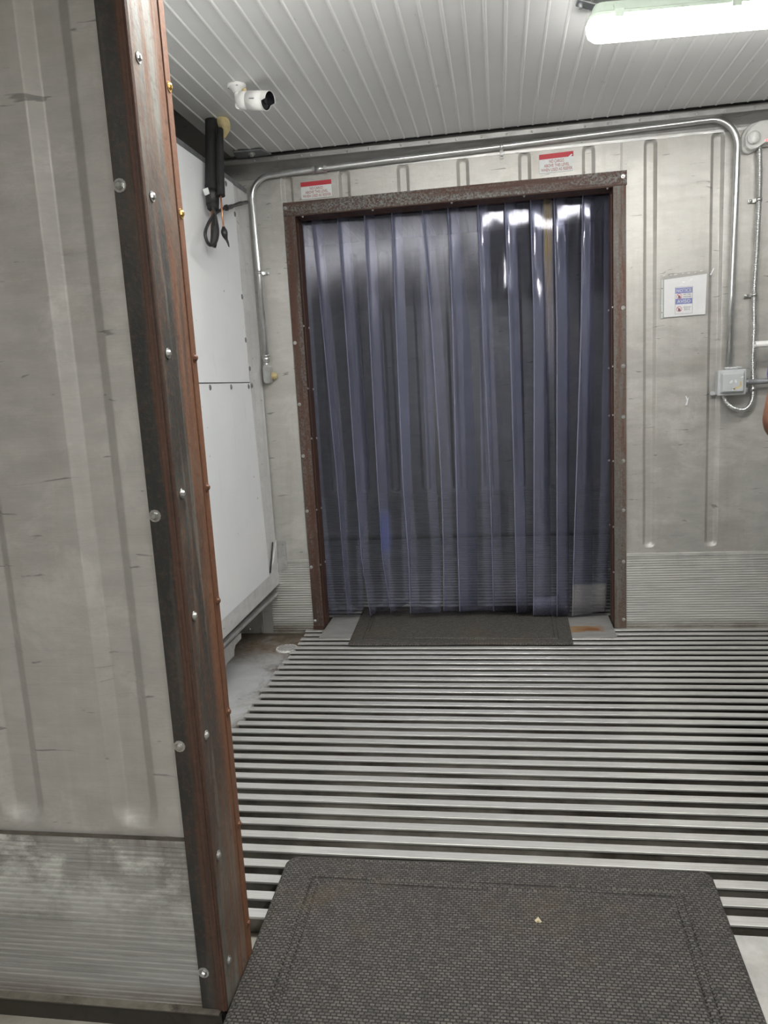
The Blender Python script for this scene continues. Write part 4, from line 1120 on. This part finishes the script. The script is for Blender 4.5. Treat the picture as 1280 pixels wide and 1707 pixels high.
# zinc patch plate on the ceiling edge
t = thing('patch_plate', 'dull grey bolted plate at the ceiling edge in the far left corner', 'metal plate', (-1.15, 3.69, ZC))
mb = MB(); mb.prism([(-1.212, 3.645), (-1.075, 3.655), (-1.050, 3.735), (-1.205, 3.775), (-1.225, 3.72)], 'z', ZC-.0115, ZC-.0055); mb.build('plate', M['patch'], t)
mb = MB(); mb.tube([(-1.135, 3.69, ZC-.011), (-1.135, 3.69, ZC-.016)], [.020, .018], 12); mb.tube([(-1.135, 3.69, ZC-.016), (-1.135, 3.69, ZC-.026)], [.011, .009], 6, smooth=False); mb.build('bolt', M['galv'], t)

# ------------------------------------------------------------------ insulated pipes by the panel
CABLE = [(-1.176, 3.691, 2.192), (-1.17, 3.543, 2.151), (-1.16, 3.392, 2.105), (-1.145, 3.252, 2.066), (-1.125, 3.081, 2.005), (-1.115, 2.97, 1.943), (-1.11, 2.921, 1.896), (-1.105, 2.943, 1.863), (-1.105, 3.013, 1.884), (-1.105, 3.05, 1.928), (-1.115, 3.074, 1.975), (-1.125, 3.085, 2.02), (-1.13, 3.089, 2.037)]
def pipes():
    t = thing('insulated_pipe', 'thick black foam-wrapped pipe dropping from the ceiling beside white panel', 'pipe', (-1.155, 3.24, ZC))
    PY = lambda z: 3.24-(ZC-z)*.245                     # the pipes lean towards the front
    T = lambda x, z, dy=0.0: (x, PY(z)+dy, z)
    a = spline([T(-1.157, ZC+.005), T(-1.157, 2.30), T(-1.158, 2.19), T(-1.157, 2.135), T(-1.153, 2.085), T(-1.152, 2.035)], 6)
    rs = [.0275]*len(a)
    for i, p in enumerate(a):
        if p.z < 2.15: rs[i] = .029-(2.15-p.z)*.05
    rs[-1] = .014
    mb = MB(); mb.tube(a, rs, 18); mb.build('foam_sleeve', M['foam_black'], t)
    mb = MB(); mb.tube([T(-1.156, 2.118), T(-1.155, 2.100), T(-1.154, 2.060)], [.0295, .0285, .0262], 18); mb.build('tape_wrap', M['tape_black'], t)
    mb = MB(); mb.tube([T(-1.153, 2.04), T(-1.155, 1.90)], .009, 14); mb.build('copper_tube', M['copper'], t)
    mb = MB()
    mb.tube(spline([T(-1.145, 2.015, -.005), T(-1.143, 1.975, -.008), T(-1.147, 1.935), T(-1.151, 1.90), T(-1.156, 1.888)], 5), [.010, .010, .011, .012, .013, .014]+[.015]*14+[.010], 10); mb.build('tape_wrap', M['tape_black'], t)
    mb = MB(); q0 = T(-1.168, 2.11, -.030)
    mb.box(q0[0]-.012, q0[0]+.010, q0[1]-.002, q0[1]+.002, 2.098, 2.124)
    for v in mb.b.verts: v.co = Matrix.Rotation(math.radians(-14), 3, 'Y') @ (v.co-Vector(q0))+Vector(q0)
    mb.build('paper_tag', M['decal'], t)
    t = thing('insulated_pipe', 'thinner black foam-wrapped pipe hanging against the thick one', 'pipe', (-1.110, 3.15, 2.38))
    mb = MB(); mb.tube(spline([T(-1.112, 2.365, -.030), T(-1.110, 2.24, -.030), T(-1.107, 2.088, -.024)], 5), .0155, 16); mb.build('foam_sleeve', M['foam_black'], t)
    mb = MB(); mb.tube([T(-1.110, 2.095, -.024), T(-1.108, 2.02, -.012), T(-1.106, 1.955, 0)], .0038, 10); mb.build('copper_tube', M['copper'], t)
    mb = MB(); mb.tube(spline([T(-1.107, 1.968, 0), T(-1.105, 1.945, .004), T(-1.102, 1.925, .010), T(-1.096, 1.905, .020), T(-1.092, 1.885, .026)], 4), [.005, .007, .010, .013, .014, .014, .013, .012, .010, .008, .006, .005, .005, .004, .004, .003, .002], 9)
    mb.build('tape_wrap', M['tape_black'], t)
    mb = MB()
    mb.tube(spline([T(-1.118, ZC+.004, .0), T(-1.108, 2.405, .0), T(-1.098, 2.385, .0), T(-1.098, 2.36, .0), T(-1.104, 2.335, .0)], 5), [.018, .020, .022, .024, .025, .026, .026, .026, .025, .024, .022, .021, .019, .017, .015, .013, .011, .009, .007, .005, .003], 12)
    tag(mb.build('foam_blob', M['foam_yellow'], None, (-1.115, 3.22, ZC)), 'yellow blob of expanding foam behind the black pipes at the ceiling', 'sealant foam')
    pts = spline(CABLE, 8)
    t = thing('power_cable', 'black cable looping from the pipe end across to the conduit', 'cable', (-1.15, 3.3, 2.0))
    mb = MB(); mb.tube(pts, .0065, 10); mb.build('cable', M['rubber'], t)
    rng = random.Random(4)
    mb = MB(); q = pts[0:20]; mb.tube(q, [.0085+rng.uniform(-.001, .002) for _ in q], 9); mb.tube(pts[19:23], [.011, .014, .013, .009], 9); mb.build('tape_wrap', M['tape_black'], t)
pipes()

# ------------------------------------------------------------------ person at the right edge
def skin_obj(name, nodes, edges, mat, parent, sub=2, root=0):
    me = bpy.data.meshes.new(name)
    pl = Vector(parent.location) if parent else Vector((0, 0, 0))
    me.from_pydata([Vector(p)-pl for p, r in nodes], edges, []); me.materials.append(mat)
    o = bpy.data.objects.new(name, me); COL.objects.link(o); o.parent = parent
    m = o.modifiers.new('skin', 'SKIN'); m.use_smooth_shade = True
    sv = me.skin_vertices[0].data
    for i, (p, r) in enumerate(nodes):
        sv[i].radius = r if isinstance(r, tuple) else (r, r); sv[i].use_root = (i == root)
    s = o.modifiers.new('sub', 'SUBSURF'); s.levels = sub; s.render_levels = sub
    return o
def person():
    cx, cy = 1.032, 2.33
    t = thing('person', 'person at the right edge in a purple short-sleeved shirt, elbow bent outwards', 'person', (cx, cy, 0))
    N, E = [], []
    def add(p, r, par=None):
        N.append(((cx+p[0], cy+p[1], p[2]), r)); 
        if par is not None: E.append((par, len(N)-1))
        return len(N)-1
    # facing +Y: left arm is at -X
    pel = add((0, 0, .93), (.135, .10)); wa = add((0, 0, 1.08), (.125, .09), pel); ch = add((0, 0, 1.27), (.145, .10), wa)
    up = add((0, -.01, 1.42), (.10, .075), ch); nk = add((0, -.005, 1.50), .052, up); hd0 = add((0, .012, 1.56), .062, nk)
    hd = add((0, .012, 1.635), (.074, .086), hd0); ht = add((0, .0, 1.70), (.060, .072), hd)
    for s in (-1, 1):
        hp = add((s*.09, 0, .86), .088, pel); kn = add((s*.10, .01, .48), .056, hp); cf = add((s*.10, -.012, .33), .053, kn); an = add((s*.10, -.02, .09), .036, cf)
        ft = add((s*.105, .06, .045), .036, an); add((s*.11, .15, .032), .028, ft)
    for s in (-1, 1):
        sh = add((s*.175, -.01, 1.415), .058, up)
        if s < 0: el = add((-.262, -.05, 1.118), .038, sh); mid = add((-.215, .045, 1.085), .037, el); wr = add((-.155, .145, 1.075), .026, mid); pa = add((-.125, .19, 1.078), (.036, .018), wr); dv = Vector((.55, .8, .05)).normalized(); sd = Vector((0, 0, 1))
        else: el = add((.225, -.02, 1.125), .039, sh); mid = add((.235, .03, 1.03), .036, el); wr = add((.24, .085, .90), .026, mid); pa = add((.24, .10, .84), (.020, .036), wr); dv = Vector((0, .12, -1)).normalized(); sd = Vector((0, 1, 0))
        pp = Vector(N[pa][0])-Vector((cx, cy, 0))
        for k, L in enumerate((.070, .080, .076, .060)):
            off = sd*(.030-.020*k)
            a = add(tuple(pp+off*.8+dv*.030), .0100, pa); b = add(tuple(pp+off+dv*(.03+L*.5)+Vector((0, .006, 0))), .0085, a); add(tuple(pp+off+dv*(.03+L*.9)+Vector((-.004*s, .004, -.006))), .0072, b)
        th = add(tuple(pp+sd*.034-dv*.010), .0105, pa); add(tuple(pp+sd*.052+dv*.030), .009, th)
    skin_obj('body', N, E, M['skin'], t)
    # shirt
    N2, E2 = [], []
    def a2(p, r, par=None):
        N2.append(((cx+p[0], cy+p[1], p[2]), r))
        if par is not None: E2.append((par, len(N2)-1))
        return len(N2)-1
    w = a2((0, 0, 1.08), (.168, .126)); w0 = a2((0, 0, .93), (.200, .152), w); a2((0, 0, .80), (.205, .156), w0); c = a2((0, 0, 1.27), (.168, .118), w); u = a2((0, -.01, 1.41), (.120, .088), c); a2((0, -.006, 1.475), .068, u)
    for s in (-1, 1):
        q = a2((s*.178, -.01, 1.415), .070, u)
        e = Vector((-.262, -.05, 1.118)) if s < 0 else Vector((.225, -.02, 1.125)); p0 = Vector((s*.178, -.01, 1.415))
        m = a2(tuple(p0.lerp(e, .45)), .062, q); a2(tuple(p0.lerp(e, .72)), .058, m)
    tag(skin_obj('shirt', N2, E2, M['shirt'], t))
    N2.clear(); E2.clear()
    w1 = a2((0, 0, 1.04), (.128, .094)); p = a2((0, 0, .93), (.146, .112), w1)
    for s in (-1, 1):
        h = a2((s*.088, 0, .80), .094, p); k = a2((s*.10, .01, .48), .074, h); c_ = a2((s*.10, -.015, .16), .064, k); a2((s*.10, -.015, .05), .062, c_)
    skin_obj('trousers', N2, E2, M['denim'], t)
    for s in (-1, 1):
        mb = MB()
        x = cx+s*.105
        rings = []
        for yy, w_, h_ in ((-.075, .030, .05), (-.06, .040, .085), (.0, .043, .095), (.07, .048, .065), (.14, .046, .048), (.185, .028, .032)):
            rings.append([(x+w_*math.cos(a_), cy+yy, .003+h_*(.5+.5*math.sin(a_))) for a_ in [2*PI*k_/14 for k_ in range(14)]])
        mb.loops(rings, smooth=True); mb.build('shoe', M['shoe'], t)
    # head details
    mb = MB(); rings = []
    for i in range(8):
        a_ = PI*.5*i/7; z = 1.655+.115*math.sin(a_); r_ = math.cos(a_)
        rings.append([(cx+(.086*r_+.002)*math.cos(b_), cy-.006+(.098*r_+.002)*math.sin(b_)-.008, z-(.06 if math.sin(b_) < .1 and i == 0 else 0)) for b_ in [2*PI*k_/20 for k_ in range(20)]])
    mb.loops(rings, smooth=True); mb.build('hair', M['hair'], t)
    for s in (-1, 1):
        mb = MB(); mb.dome((cx+s*.032, cy+.086, 1.628), (0, 1, 0), .011, .007, 10); mb.build('eye', M['eye'], t)
        mb = MB(); mb.tube([(cx+s*.074, cy+.01, 1.655), (cx+s*.088, cy+.0, 1.645), (cx+s*.086, cy+.0, 1.61), (cx+s*.074, cy+.01, 1.595)], [.010, .014, .012, .006], 10); mb.build('ear', M['skin'], t)
    mb = MB(); mb.tube([(cx, cy+.088, 1.64), (cx, cy+.104, 1.612), (cx, cy+.106, 1.600), (cx, cy+.090, 1.592)], [.006, .012, .014, .008], 10); mb.build('nose', M['skin'], t)
    mb = MB(); mb.tube([(cx-.024, cy+.080, 1.566), (cx-.008, cy+.090, 1.568), (cx+.008, cy+.090, 1.568), (cx+.024, cy+.080, 1.566)], [.003, .006, .006, .003], 8); mb.build('mouth', simple('lips', (.26, .08, .06)), t)
person()
